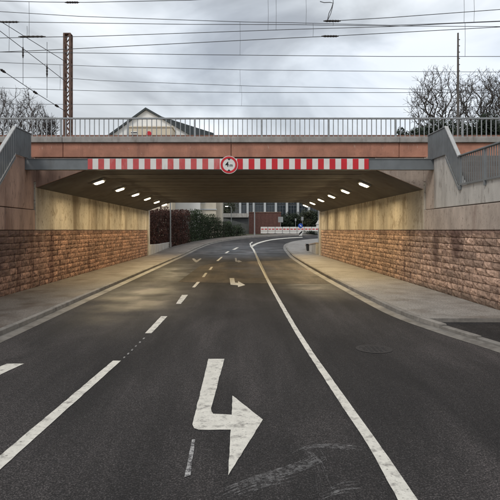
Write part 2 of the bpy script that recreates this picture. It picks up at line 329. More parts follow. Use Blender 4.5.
# road edge (outer boundary of the gutter), matched pairs left / right
EDGE = [((-4.25, -8), (4.8, -8)), ((-4.25, 3), (4.75, 3)), ((-4.22, 6), (4.55, 6)), ((-4.21, 8.1), (4.26, 8.1)), ((-4.2, 9.7), (3.88, 9.7)), ((-4.2, 11.5), (3.58, 11.5)),
        ((-4.2, 14), (3.5, 14)), ((-4.18, 20), (3.48, 20)), ((-4.15, 27), (3.56, 27)), ((-4.1, 35), (3.75, 35)), ((-3.95, 41), (4.0, 41)), ((-3.5, 47), (4.3, 47.5)),
        ((-2.5, 54), (5.2, 53.5)), ((-0.4, 60), (7.2, 58)), ((2.9, 65), (10.3, 61.5)), ((8.7, 69.5), (15, 64)), ((18, 73), (24, 66.5)), ((40, 77), (45, 69))]
def catmull(p, step):
    out = []
    for i in range(len(p) - 1):
        a, b, c, d = (Vector(p[max(0, min(len(p) - 1, k))]) for k in (i - 1, i, i + 1, i + 2))
        for k in range(step):
            t = k / step
            out.append(0.5 * ((2 * b) + (c - a) * t + (2 * a - 5 * b + 4 * c - d) * t * t + (3 * b - a - 3 * c + d) * t ** 3))
    out.append(Vector(p[-1])); return out
LE = catmull([Vector(a) for a, b in EDGE], 6); RE = catmull([Vector(b) for a, b in EDGE], 6)
def offset(line, d):
    o = []
    for i, p in enumerate(line):
        t = (line[min(i + 1, len(line) - 1)] - line[max(i - 1, 0)]).normalized()
        o.append(p + Vector((-t.y, t.x)) * d)      # positive d: to the left of travel
    return o
def strip(name, a, b, n, dz, m, parent=None, kind=None):
    v = []; f = []
    for p, q in zip(a, b):
        for k in range(n + 1):
            r = p.lerp(q, k / n); v.append((r.x, r.y, zr(r.y) + (dz(k / n) if callable(dz) else dz)))
    w = n + 1
    for i in range(len(a) - 1):
        for k in range(n): f.append((i * w + k, i * w + k + 1, (i + 1) * w + k + 1, (i + 1) * w + k))
    me = bpy.data.meshes.new(name); me.from_pydata(v, [], f); o = link(name, me, m, parent)
    if kind: o['kind'] = kind
    return o
road = strip('road', LE, RE, 6, 0.0, M['asphalt'], kind='structure')
def marking(name, pts, m, dz=0.006):
    if m is M['paint'] or m is M['worn_paint']:         # ragged edges
        q = []
        for i, p in enumerate(pts):
            n_ = pts[(i + 1) % len(pts)]; d = Vector((n_.x - p.x, n_.y - p.y)); k = max(1, min(60, int(d.length / (0.04 + 0.01 * abs(p.y)))))
            for j in range(k):
                u = Vector((p.x, p.y, 0)).lerp(Vector((n_.x, n_.y, 0)), j / k); w_ = random.gauss(0, 0.0022) if j else 0
                q.append(Vector((u.x - d.normalized().y * w_, u.y + d.normalized().x * w_, 0)))
        pts = q
    me = bpy.data.meshes.new(name); me.from_pydata([tuple(Vector((p.x, p.y, zr(p.y) + dz))) for p in pts], [], [tuple(range(len(pts)))])
    bm = bmesh.new(); bm.from_mesh(me)
    for f in bm.faces:
        f.normal_update()
        if f.normal.z < 0: f.normal_flip()
    bm.to_mesh(me); bm.free()
    return link(name, me, m, road)
def gp(l): return [ground(*q) for q in l]
# older, browner carriageway under the bridge
marking('old_asphalt_patch', gp([(178, 282.2), (300, 284), (345, 284), (318, 262), (300, 258), (270, 261), (225, 262), (200, 266)]), M['old_asphalt'], 0.004)
# dashed centre line
a0, a1, b0, b1 = gp([(-0.0, 456), (0, 470), (113, 361), (121, 361)])
marking('lane_dash', [b0, b1, a1 + (a1 - b1) * 0.25, a0 + (a0 - b0) * 0.25], M['paint'])
for q in ([(161, 316.5), (167.5, 316.5), (151.5, 333.5), (145, 333.5)], [(182, 295), (188, 295), (181, 304), (176, 304)], [(197, 282), (200, 282), (195, 287.5), (192, 287.5)],
          [(205, 273), (207.5, 273), (204.5, 277.2), (202, 277.2)], [(211, 267), (213, 267), (211, 270), (208.6, 270)], [(221, 257), (222.8, 257), (218.5, 261), (216.2, 261)],
          [(227.5, 251.3), (229.6, 251.3), (226.8, 253.3), (224.4, 253.3)], [(236.5, 247.5), (239, 247.5), (235, 249.7), (232, 249.7)]):
    marking('lane_dash', gp(q), M['paint'])
for i in range(6):
    t = i / 5; x = 124 + 19.5 * t; y = 357 - 19 * t
    marking('lane_dot', gp([(x, y), (x + 1.6, y), (x + 0.6, y + 1.5), (x - 1, y + 1.5)]), M['worn_paint'])
c = gp([(7, 364), (24, 364), (0, 375), (0, 366)])
marking('lane_dash', [c[0], c[1], c[2] + (c[2] - c[1]) * 1.6, c[3] + (c[2] - c[1]) * 1.6 + (c[3] - c[0]) * 0.4], M['paint'])
# solid line
sl = [(397.5, 417.5, 500), (367.5, 379.5, 445), (345, 355, 411), (325, 332.8, 380), (304, 309.8, 347.5), (285, 289.4, 315), (267.5, 270.6, 282.5), (258.6, 261, 264), (254, 256, 252.5), (249.8, 251.6, 246)]
lp = [ground(l, y) for l, r, y in sl]; rp_ = [ground(r, y) for l, r, y in sl]
lp.insert(0, lp[0] * 2 - lp[1]); rp_.insert(0, rp_[0] * 2 - rp_[1])
sm = lambda q: [Vector((p.x, p.y, 0)) for p in catmull(q, 5)]
marking('solid_line', sm(lp) + sm(rp_)[::-1], M['paint'])
f1 = gp([(250.5, 246), (258, 242.5), (270, 239.6), (286, 237.9), (302, 237.0)]); f2 = gp([(252.5, 247), (259, 243.5), (271, 240.3), (287, 238.5), (303, 237.5)])
marking('solid_line', sm(f1) + sm(f2)[::-1], M['paint'])
f1 = gp([(250.2, 246), (249.4, 243.6), (252, 241.8)]); f2 = gp([(251.5, 246), (250.8, 243.8), (253, 242.3)])
marking('solid_line', f1 + f2[::-1], M['paint'])
# arrows
marking('turn_arrow', gp([(208.4, 359.2), (224.4, 359.2), (211, 408.8), (211.6, 412), (213.2, 414.2), (231.8, 415.2), (232.4, 396), (262.8, 420), (228.2, 476), (230.8, 430.2), (198.8, 430.2), (194, 428.6), (192.4, 424.8)]), M['paint'])
marking('turn_arrow', gp([(229.5, 278.2), (234.2, 278.2), (235, 282.7), (238, 283), (238, 281.2), (245.2, 285.2), (238, 287.2), (238, 285.5), (230.6, 284.8)]), M['paint'])
marking('turn_arrow', gp([(234.8, 258), (236.6, 258), (237, 260.6), (238.2, 260.8), (238.2, 260), (242, 261.7), (238.2, 262.6), (238.2, 261.9), (235.3, 261.7)]), M['worn_paint'])
marking('turn_arrow', gp([(192, 258.8), (194, 258.4), (196.6, 260.4), (200.5, 258.3), (201.6, 258.9), (197, 262.4), (195.2, 262.3)]), M['worn_paint'])
marking('worn_stripe', gp([(192, 440), (195.2, 440), (190.5, 476), (184.4, 477.6)]), M['worn_paint'])

# pale scuffs, ground into the asphalt near the camera
M['scuff'] = mat('scuff_dust', (0.36, 0.35, 0.345), 0.85, 0.25, 20, 0)
t = M['scuff'].node_tree; g = N(t, 'ShaderNodeNewGeometry'); nz = N(t, 'ShaderNodeTexNoise', i_Scale=14.0, i_Detail=8.0, i_Roughness=0.85)
t.links.new(g.outputs['Position'], nz.inputs['Vector'])
rs = ramp(t, [(0.46, (0, 0, 0)), (0.68, (0.62,) * 3)], nz.outputs['Fac']); t.links.new(rs.outputs[0], t.nodes['Principled BSDF'].inputs['Alpha'])
def scuff(pts, w):
    top = gp([(x, y - w[i]) for i, (x, y) in enumerate(pts)]); bot = gp([(x, y + w[i]) for i, (x, y) in enumerate(pts)])
    marking('scuff_mark', sm(top) + sm(bot)[::-1], M['scuff'], 0.005)
rq = random.Random(4)
for path, w0, k in (([(222, 494), (250, 482), (280, 473), (308, 463), (322, 455)], 6.0, 9), ([(300, 452), (314, 447), (335, 446), (360, 449)], 3.0, 5),
                    ([(313, 450), (322, 462), (324, 478), (326, 492)], 4.0, 6), ([(328, 497), (345, 490), (363, 488)], 5.0, 6), ([(236, 498), (262, 487), (290, 480)], 4.0, 4)):
    for j in range(k):
        d = rq.gauss(0, 0.5) * w0; a_, b_ = rq.uniform(-10, 8), rq.uniform(-10, 8)
        pts = [(x + a_ + (b_ - a_) * i / (len(path) - 1) + (d * 0.6 if w0 == 4.0 and k == 6 else 0), y + d) for i, (x, y) in enumerate(path)]
        scuff(pts, [0.1] + [rq.uniform(0.3, 1.2) for _ in path[2:]] + [0.1])
# manhole cover in the right lane
mc = ground(374, 349)
mo = empty('manhole_cover', (mc.x, mc.y, -0.003), 'round dark iron manhole cover sunk in the right lane', 'manhole cover')
def ring(r0, r1, z0, z1, n=28):
    b = MB()
    for i in range(n):
        t, u = 2 * math.pi * i / n, 2 * math.pi * (i + 1) / n
        q = [(r0, t), (r1, t), (r1, u), (r0, u)]
        b.add([(r * math.cos(a), r * math.sin(a), z1) for r, a in q], [(0, 1, 2, 3)])
    return b
M['iron'] = mat('cast_iron', (0.033, 0.030, 0.030), 0.8, 0.5, 30, 0.5, 60)
ring(0.30, 0.38, 0, 0.008).obj('frame', M['iron'], mo); b = MB().prism([(0.295 * math.cos(2 * math.pi * i / 28), 0.295 * math.sin(2 * math.pi * i / 28)) for i in range(28)], 'z', -0.02, 0.007)
lid = b.obj('lid', M['iron'], mo); mo.scale = (0.8, 0.8, 1)
for i in range(5):
    for j in range(5):
        x, y = (i - 2) * 0.1, (j - 2) * 0.1
        if x * x + y * y < 0.06: MB().box(x - 0.03, x + 0.03, y - 0.03, y + 0.03, 0.007, 0.012).obj('tread', M['iron'], lid)

# gutters, kerbs, pavements
GW, KW, KH = 0.26, 0.13, 0.11
def side(line, sgn):
    """sgn +1: left side. returns the line at the back of the kerb"""
    gi = [p for p in line]; go = offset(line, sgn * GW); ko = offset(line, sgn * (GW + KW))
    return go, ko
LG, LK = side(LE, 1); RG, RK = side(RE, -1)
strip('gutter', LG, LE, 1, lambda t: 0.004 + 0.012 * (1 - t), M['gutter'], road)
strip('gutter', RE, RG, 1, lambda t: 0.004 + 0.012 * t, M['gutter'], road)
PL = [Vector(p) for p in [(-6.72, -8), (-6.72, 37.3), (-6.75, 41), (-6.3, 47), (-5.0, 55), (-2.8, 61.5), (0.8, 67.5), (7.0, 72.4), (18, 76), (40, 80)]]
PR = [Vector(p) for p in [(6.17, 10.72), (6.17, 37.3), (6.9, 40), (7.8, 46), (9, 51), (12, 55.5), (17, 58.5), (26, 60.5), (45, 62.5)]]
def resample(line, n):
    d = [0]
    for i in range(1, len(line)): d.append(d[-1] + (line[i] - line[i - 1]).length)
    out = []; k = 0
    for i in range(n):
        t = d[-1] * i / (n - 1)
        while k < len(d) - 2 and d[k + 1] < t: k += 1
        out.append(line[k].lerp(line[k + 1], (t - d[k]) / max(1e-9, d[k + 1] - d[k])))
    return out
def match(inner, outer):
    """points on outer at the same y along the straight, by arc fraction beyond"""
    a = [p for p in inner if p.y <= 37.3]; b = [p for p in inner if p.y > 37.3]
    oa = [Vector((outer[0].x, p.y)) for p in a]; ob = resample(outer[1:], len(b) + 1)[1:]
    return oa + ob
pave_l = strip('pavement', LK, match(LK, PL), 5, KH - 0.004, M['pavement_l'], kind='structure')
RKp = [p for p in RK if p.y >= 10.72]; 
_b = [p for p in RK if p.y < 10.72][-1]; _c = RKp[0]; RKp = [_b.lerp(_c, (10.72 - _b.y) / (_c.y - _b.y))] + RKp
pave_r = strip('pavement', RKp, match(RKp, PR), 5, KH - 0.004, M['pavement'], kind='structure')
MB().box(RKp[0].x, 6.17, 10.715, 10.72, -0.05, KH - 0.004).obj('pavement_end', M['kerb'], pave_r)
RKd = [p for p in RK if p.y <= 10.72] + [Vector((RKp[0].x, 10.715))]
strip('driveway', RKd, [Vector((12 if p.y < 2 else 6.17, p.y)) for p in RKd], 3, 0.022, M['driveway'], kind='structure')
bm_ = {}
def kerb_row(a, b, parent, length, h, ymax=72):
    mid = [(p + q) / 2 for p, q in zip(a, b)]
    tot = sum((mid[i + 1] - mid[i]).length for i in range(len(mid) - 1)); n = int(tot / length)
    pts = resample(mid, n + 1)
    for i in range(n):
        p, q = pts[i], pts[i + 1]
        if p.y > ymax: break
        d = q - p; L = d.length
        hh = h((p.y + q.y) / 2)
        key = round(hh, 2)
        if key not in bm_:
            bm_[key] = MB().box(-0.5, 0.5, -KW / 2, KW / 2, -0.12, key).mesh('kerb_stone', 0.012)
        o = link('kerb_stone', bm_[key], M['kerb'], parent)
        z0, z1 = zr(p.y), zr(q.y)
        o.location = ((p.x + q.x) / 2, (p.y + q.y) / 2, (z0 + z1) / 2 + random.uniform(-.003, .003))
        o.rotation_euler = (0, -math.atan2(z1 - z0, L), math.atan2(d.y, d.x)); o.scale = (L - 0.008, 1, 1)
kerb_row(LG, LK, pave_l, 1.0, lambda y: KH)
kerb_row(RG, RK, pave_r, 1.0, lambda y: KH if y > 10.2 else max(0.03, KH - (10.4 - y) * 0.03))

# ------------------------------------------------------------------ abutment walls with wing walls
def block_mesh(k):
    """rock-faced stone, unit size: width along y, height along z, face towards +x"""
    rnd = random.Random(100 + k); nx, nz = 4, 3
    v = []; f = []
    for j in range(nz + 1):
        for i in range(nx + 1):
            u, w = i / nx, j / nz
            edge = i in (0, nx) or j in (0, nz)
            d = 0.010 if edge else 0.030 + rnd.uniform(-0.012, 0.016)
            if not edge: u += rnd.uniform(-.05, .05); w += rnd.uniform(-.06, .06)
            else:
                if i in (0, nx): u += rnd.uniform(-.006, .006)
                if j in (0, nz): w += rnd.uniform(-.012, .012)
            v.append((d, u - 0.5, w - 0.5))
    W_ = nx + 1
    for j in range(nz):
        for i in range(nx): f.append((j * W_ + i, j * W_ + i + 1, (j + 1) * W_ + i + 1, (j + 1) * W_ + i))
    border = [i for i in range(W_)] + [j * W_ + nx for j in range(1, nz + 1)] + [nz * W_ + i for i in range(nx - 1, -1, -1)] + [j * W_ for j in range(nz - 1, 0, -1)]
    k0 = len(v)
    for b in border: v.append((-0.06, v[b][1], v[b][2]))
    n = len(border)
    for i in range(n): f.append((border[i], k0 + i, k0 + (i + 1) % n, border[(i + 1) % n]))
    return v, f
BV = [block_mesh(k) for k in range(10)]
def block_me(k, m):
    v, f = BV[k]; me = bpy.data.meshes.new('stone_block'); me.from_pydata(v, [], f); me.materials.append(m); return me
def wall(X, s, m, profile_up, mats, label, ystart, seams):
    """s: +1 when the face looks to +x (left wall)"""
    root = empty('abutment_wall', (X, 27, 0), label, 'wall', 'underpass side walls')
    def P(o): o.location = (-X, -27, 0); return o          # children are written in world coordinates
    out = X - s * 0.7
    P(MB().box(*sorted((X - s * 0.045, out)), 2, YB, -0.3, H - 0.005).obj('mortar_backing', M['mortar'], root))
    # stone courses
    rnd = random.Random(5 if s > 0 else 9)
    mes = [block_me(k, m) for k in range(10)]
    z = KH - 0.02; blocks = []
    nc = 10; hs = [0.19 * rnd.uniform(0.92, 1.08) for _ in range(nc)]; tot = sum(hs); hs = [h * (H - 0.008 - z) / tot for h in hs]
    for c_ in range(nc):
        y = 2.0 + rnd.uniform(0, .4)
        while y < YB - 0.02:
            L = rnd.uniform(0.34, 0.66); y1 = min(YB - 0.01, y + L)
            if YB - 0.01 - y1 < 0.2: y1 = YB - 0.01
            blocks.append((y, y1, z, hs[c_], rnd.randrange(10), rnd.uniform(-0.012, 0.012)))
            y = y1
        z += hs[c_]
    near = sorted([b for b in blocks if b[1] > ystart], key=lambda b: b[0])[:298]
    rest = [b for b in blocks if b not in set(near)]
    for (y0, y1, zz, h, k, dx) in near:
        o = link('stone_block', mes[k], None, root)
        o.location = (dx * s, (y0 + y1) / 2 - 27, zz + h / 2); o.scale = (s, y1 - y0 - 0.016, h - 0.014)
    b = MB()
    for (y0, y1, zz, h, k, dx) in rest:
        v, f = BV[k]
        b.add([(X + s * (p[0] + dx), (y0 + y1) / 2 + p[1] * (y1 - y0 - 0.016), zz + h / 2 + p[2] * (h - 0.014)) for p in v], f)
    P(tag(b.obj('stone_block_courses', m, root), kind='stuff'))
    # concrete above the stone
    xa, xb = sorted((X, out))
    def panel(poly, mm, inset=0.0, name='concrete_panel', thick=0.7):
        a, b_ = sorted((X - s * inset, X - s * thick))
        return P(MB().prism(poly, 'x', a, b_).obj(name, mm, root, 0.012))
    g = 0.006
    prof = profile_up
    lowm, upm, inm = mats
    ysm = [2.0] + seams + [16.66]
    for i in range(len(ysm) - 1):
        panel([(ysm[i] + g, H), (ysm[i + 1] - g, H), (ysm[i + 1] - g, 2.66), (ysm[i] + g, 2.66)], lowm)
    # upper band following the stair
    lo = [(2.0, 2.68), (13.6, 2.68), (13.6, 3.2), (2.0, 3.2)]
    pts = [(p, q) for p, q in prof]
    panel([(2.0, 2.68)] + [(15.83, 2.68)] + pts, upm, 0.0, 'concrete_panel', 0.22)
    panel([(15.85, 2.68), (16.66, 2.68), (16.66, 4.42), (15.85, 4.42)], lowm, 0.05, 'beam_pocket')
    panel([(16.664, 3.605), (17.0, 3.605), (17.0, 4.415), (16.664, 4.415)], lowm, 0.006)
    for y0, y1 in ((16.67, 26.3), (26.32, YB)):
        panel([(y0, H), (y1, H), (y1, 3.6), (y0, 3.6)], inm)
    P(MB().box(*sorted((X + s * 0.10, out)), YB + 0.002, YB + 0.55, -0.2, 3.95).obj('end_pillar', M['conc_grey'], root, 0.015))
    # stair parapet of grey sheet and bars
    return root, P
prof_r = [(15.83, 4.27), (14.93, 4.27), (13.98, 3.24), (2.0, 3.24)]
prof_l = [(15.83, 4.29), (15.02, 4.29), (13.9, 3.24), (2.0, 3.24)]
wl, PLf = wall(XL, 1, M['stone_l'], prof_l, (M['conc_pink'], M['conc_pink'], M['conc_in']), 'dark red sandstone block wall with concrete top on the left of the underpass', 12.8, [14.5])
wr, PRf = wall(XR, -1, M['stone_r'], prof_r, (M['conc_tan'], M['conc_grey'], M['conc_in']), 'pale tan sandstone block wall with concrete top on the right of the underpass', 11.0, [14.28])
# fill behind the wing walls, stairs and embankments
def fill(s, X):
    out = X - s * 0.705; far = -s * 60
    a, b = sorted((X - s * 0.235, far))
    MB().prism([(1.98, 2.7), (YF + 0.2, 2.7), (YF + 0.2, 3.1), (1.98, 3.1)], 'x', *sorted((X - s * 0.235, out - s * 0.01))).obj('embankment', M['earth'])['kind'] = 'structure'
    a, b = sorted((out, far))
    MB().prism([(1.9, -0.3), (YF + 0.2, -0.3), (YF + 0.2, 3.09), (1.9, 3.09)], 'x', a, b).obj('embankment', M['earth'])['kind'] = 'structure'
    e = MB().prism([(YF + 0.21, -0.3), (44, -0.3), (40, 2.8), (YB + 0.3, 4.85), (YF + 0.21, 4.85)], 'x', a, b).obj('embankment', M['earth']); e['kind'] = 'structure'
fill(1, XL); fill(-1, XR)
# stairs behind the wing walls
def stair(s, X, y0, y1, z0, z1, label):
    st = empty('concrete_stair', (X - s * 0.23, y0, z0), label, 'stairs', 'stairs up to the railway'); n = 6
    a, b = sorted((0, -s * 1.7))
    for i in range(n):
        MB().box(a, b, (y1 - y0) * i / n, y1 - y0 + 0.9, (z1 - z0) * i / n + 0.002, (z1 - z0) * (i + 1) / n).obj('step', M['step'], st, 0.01)
    a, b = sorted((0, -s * 0.5)); MB().box(a, b, 1.9 - y0, y1 - y0 + 0.95, -1.0, 0).obj('landing', M['step'], st)
    return st
M['step'] = mat('stair_concrete', (0.15, 0.125, 0.11), 0.9, 0.25, 3, 0.2)
stair(-1, XR, 14.0, 14.9, 3.12, 4.2, 'dark concrete stair seen through the bars above the right wing wall')

# stair parapets
def parapet(X, s, ytop, ybot, ztop, zlow, label):
    root = empty('stair_parapet', (X, 14, 3.2), label, 'railing', 'parapets of the embankment stairs')
    def P(o): o.location = (-X, -14, -3.2); return o
    x0 = X + s * 0.012; x1 = X + s * 0.05
    a, b = sorted((x0, x1))
    hgt = 0.80
    yb = 16.2
    # solid sheet: level top piece in two panels and the sloping piece
    ym = (ytop + yb) / 2 - 0.15
    top = [(yb, ztop - hgt), (yb, ztop), (ytop, ztop), (ytop, ztop - hgt)]
    P(MB().prism(top, 'x', a, b).obj('sheet_panel', M['grey_steel'], root))
    P(MB().prism([(ytop - 0.012, ztop - hgt), (ytop - 0.012, ztop), (ybot, zlow), (ybot, zlow - hgt)], 'x', a, b).obj('sheet_panel', M['grey_steel'], root))
    a2, b2 = sorted((X + s * 0.05, X + s * 0.062))
    n = 11
    for i in range(n):
        y = ytop + 0.07 + (yb - ytop - 0.1) * i / n
        P(MB().box(a2, b2, y, y + 0.022, ztop - hgt + 0.02, ztop - 0.02).obj('rib', M['grey_steel'], root))
    for i in range(8):
        t = (i + 0.5) / 8; y = ytop + (ybot - ytop) * t; z = ztop + (zlow - ztop) * t
        P(MB().prism([(y, z - hgt + 0.03), (y, z - 0.02), (y + 0.022, z - 0.0), (y + 0.022, z - hgt + 0.05)], 'x', a2, b2).obj('rib', M['grey_steel'], root))
    # cap rails
    a3, b3 = sorted((X - s * 0.03, X + s * 0.075))
    P(MB().box(a3, b3, ytop, yb, ztop, ztop + 0.035).obj('handrail', M['grey_steel'], root, 0.006))
    P(MB().prism([(ytop, ztop), (ytop, ztop + 0.045), (ybot, zlow + 0.045), (ybot, zlow)], 'x', a3, b3).obj('handrail', M['light_steel'], root))
    # stringers
    for k in range(2):
        d = 0.03 + 0.10 * k
        P(MB().prism([(ytop, ztop - hgt - d), (ytop, ztop - hgt - d + 0.06), (ybot, zlow - hgt - d + 0.06), (ybot, zlow - hgt - d)], 'x', a, b2 if s > 0 else b).obj('stringer', M['light_steel'] if k == 0 else M['grey_steel'], root))
    # landing: posts and dense bars
    y = ybot - 0.02; y_end = 4.0
    P(MB().box(a3, b3, y_end, y, zlow - 0.0, zlow + 0.04).obj('handrail', M['grey_steel'], root, 0.006))
    P(MB().box(a, b, y_end, y, zlow - hgt, zlow - hgt + 0.05).obj('bottom_rail', M['grey_steel'], root))
    bar = MB().box(-0.007, 0.007, -0.018, 0.018, zlow - hgt + 0.05, zlow).mesh('bar')
    post = MB().box(-0.02, 0.02, -0.03, 0.03, zlow - hgt - 0.12, zlow).mesh('post')
    i = 0
    while y > y_end:
        o = link('post' if i % 12 == 0 else 'bar', post if i % 12 == 0 else bar, M['grey_steel'], root)
        o.location = ((a + b) / 2 - X, y - 0.05 - 14, -3.2); y -= 0.115; i += 1
    return root
parapet(XL, 1, 15.05, 13.92, 5.09, 4.05, 'grey sheet stair parapet stepping down above the left wing wall')
parapet(XR, -1, 14.83, 13.96, 5.04, 4.04, 'grey stair parapet with barred landing above the right wing wall')

# ------------------------------------------------------------------ bridge
br = empty('railway_bridge', (0, 27, 0), 'concrete railway bridge with red fascia crossing over the road', 'bridge')
def B(o): o.location = (0, -27, 0); return o
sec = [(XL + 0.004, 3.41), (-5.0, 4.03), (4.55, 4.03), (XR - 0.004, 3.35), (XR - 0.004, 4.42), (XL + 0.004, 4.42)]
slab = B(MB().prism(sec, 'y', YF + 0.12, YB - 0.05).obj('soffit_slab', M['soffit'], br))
# pink end faces of the haunches, a thin cast facing
B(MB().prism([(XL + 0.002, 3.42), (-5.02, 4.04), (-5.02, 4.41), (XL + 0.002, 4.41)], 'y', YF + 0.02, YF + 0.118).obj('haunch_facing', M['conc_pink'], br))
B(MB().prism([(4.57, 4.04), (XR - 0.002, 3.36), (XR - 0.002, 4.41), (4.57, 4.41)], 'y', YF + 0.02, YF + 0.118).obj('haunch_facing', M['conc_tan'], br))
B(MB().box(-5.0, 4.55, YF + 0.02, YF + 0.118, 4.05, 4.41).obj('front_lip', M['soffit'], br))
# formwork joints on the soffit
for i in range(13):
    y = 18.2 + i * 1.45
    B(MB().box(-4.95, 4.5, y, y + 0.035, 4.018, 4.029).obj('formwork_rib', M['soffit'], slab)).location = (0, 0, 0)
x = -30.0
seam = [5.37 - 5.6 * i for i in range(7, -1, -1)] + [5.37 + 5.6 * i for i in range(1, 6)]
for x0, x1 in zip(seam[:-1], seam[1:]):
    B(MB().box(x0 + 0.008, x1 - 0.008, YF - 0.02, YF + 0.3, 4.425, 4.90).obj('fascia_panel', M['fascia'], br, 0.01))
for x0, x1 in zip(seam[:-1], seam[1:]):
    B(MB().box(x0 + 0.004, x1 - 0.004, YF - 0.10, YF + 0.5, 4.904, 5.10).obj('edge_beam', M['kerbbeam'], br, 0.015))
B(MB().box(-33, 33, YF + 0.52, YB - 0.1, 4.45, 4.94).obj('deck', M['ballast'], br))
B(MB().box(-33, 33, 18.42, 18.7, 4.945, 5.50).obj('upstand', M['upstand'], br))
B(MB().box(-33, 33, YB - 0.098, YB + 0.1, 4.3, 5.3).obj('rear_fascia', M['fascia'], br))

# railing on the deck
YRL = 18.2
rl = empty('deck_railing', (0, YRL, 4.94), 'long grey metal railing with upright bars along the bridge deck', 'railing')
zt = H + (VY - 119.3) * YRL / F
def RL(o): o.location = (0, -YRL, -4.94); return o
RL(MB().box(-31, 31, YRL - 0.035, YRL + 0.035, zt, zt + 0.06).obj('top_rail', M['rail_steel'], rl, 0.01))
RL(MB().box(-31, 31, YRL - 0.02, YRL + 0.02, 5.06, 5.10).obj('bottom_rail', M['rail_steel'], rl))
sp = 66.9 * YRL / F
barm = MB().box(-0.014, 0.014, -0.014, 0.014, 5.10, zt).mesh('baluster'); postm = MB().box(-0.032, 0.032, -0.03, 0.03, 4.93, zt).mesh('post')
x0 = (61 - VX) * YRL / F - 9 * sp
for i in range(23):
    px = x0 + i * sp
    if abs(px) > 30: continue
    o = link('post', postm, M['rail_steel'], rl); o.location = (px, 0, -4.94)
    for k in range(1, 14):
        if abs(px + k * sp / 14) > 10.5: continue
        o = link('baluster', barm, M['rail_steel'], rl); o.location = (px + k * sp / 14, 0, -4.94)
bb = MB()
for i in range(23):
    for k in range(1, 14):
        u = x0 + i * sp + k * sp / 14
        if 10.5 < abs(u) < 30: bb.box(u - 0.014, u + 0.014, YRL - 0.014, YRL + 0.014, 5.10, zt)
RL(tag(bb.obj('distant_balusters', M['rail_steel'], rl), kind='stuff'))

# height beam and striped board
YH = 15.93
def hx(px): return (px - VX) * YH / F
def hz(py): return H + (VY - py) * YH / F
hb = empty('height_limit_beam', (0, YH, hz(170)), 'grey steel beam spanning the underpass mouth with red and white striped board', 'beam')
def HB(o): o.location = (0, -YH, -hz(170)); return o
z0, z1 = hz(169.6), hz(158.6)
b = MB().box(-6.86, 6.33, YH + 0.02, YH + 0.04, z0 + 0.02, z1 - 0.02).box(-6.86, 6.33, YH - 0.0, YH + 0.24, z1 - 0.021, z1).box(-6.86, 6.33, YH, YH + 0.24, z0, z0 + 0.021)
HB(b.obj('steel_beam', M['grey_steel'], hb))
bx0, bx1 = hx(88), hx(368.5)
bd = HB(MB().box(bx0, bx1, YH - 0.02, YH + 0.018, z0 + 0.006, z1 - 0.004).obj('striped_board', M['white'], hb, 0.003))
per = 11.55 * YH / F
x = hx(88) ; i = 0
sx = -0.29
edges = []
u = hx(368.5) - 0.14
while u > bx0 - 0.1:
    edges.append((max(u, bx0), u + (0.14 if not edges else per / 2))); u -= per
for (u0, u1) in edges:
    if u1 - u0 < 0.02: continue
    o = MB().box(u0, u1, YH - 0.0235, YH - 0.0195, z0 + 0.009, z1 - 0.007).obj('red_stripe', M['faded_red'] if u1 < sx else M['red'], bd)
# round sign
sg = empty('height_limit_sign', (hx(229), YH - 0.05, hz(165)), 'round white sign with red ring reading 4 m on the striped board', 'sign')
def disc(r, y0, y1, m, name, n=48, parent=None, r0=0):
    b = MB()
    if r0 == 0: b.prism([(r * math.cos(2 * math.pi * i / n), r * math.sin(2 * math.pi * i / n)) for i in range(n)], 'y', y0, y1)
    else:
        for i in range(n):
            t, u = 2 * math.pi * i / n, 2 * math.pi * (i + 1) / n
            b.add([(q * math.cos(a), y, q * math.sin(a)) for q, a in ((r0, t), (r, t), (r, u), (r0, u)) for y in (y0, y1)],
                  [(0, 2, 4, 6), (1, 7, 5, 3), (0, 1, 3, 2), (4, 5, 7, 6)])
    return b.obj(name, m, parent)
sr = 8.9 * YH / F
disc(sr, 0, 0.026, M['white'], 'sign_plate', parent=sg)
disc(sr * 0.94, -0.004, -0.001, M['red'], 'red_ring', parent=sg, r0=sr * 0.70)
for q in (1, -1):
    MB().prism([(-0.06, q * sr * 0.72), (0.06, q * sr * 0.72), (0, q * sr * 0.50)], 'y', -0.006, -0.0005).obj('black_triangle', M['black'], sg)
def text(body, size, m, parent, name, loc, bold=0.0):
    c = bpy.data.curves.new(name, 'FONT'); c.body = body; c.size = size; c.align_x = 'CENTER'; c.align_y = 'CENTER'; c.extrude = 0.002; c.offset = bold
    o = bpy.data.objects.new(name, c); COL.objects.link(o); bpy.context.view_layer.update()
    me = bpy.data.meshes.new_from_object(o.evaluated_get(bpy.context.evaluated_depsgraph_get())); bpy.data.objects.remove(o)
    t = link(name, me, None, parent); me.materials.clear(); me.materials.append(m); t.rotation_euler = (R(90), 0, 0); t.location = loc; return t
text('4', 0.225, M['black'], sg, 'lettering', (-0.06, -0.004, 0.01), 0.003)
text('m', 0.14, M['black'], sg, 'lettering', (0.068, -0.004, -0.015), 0.002)

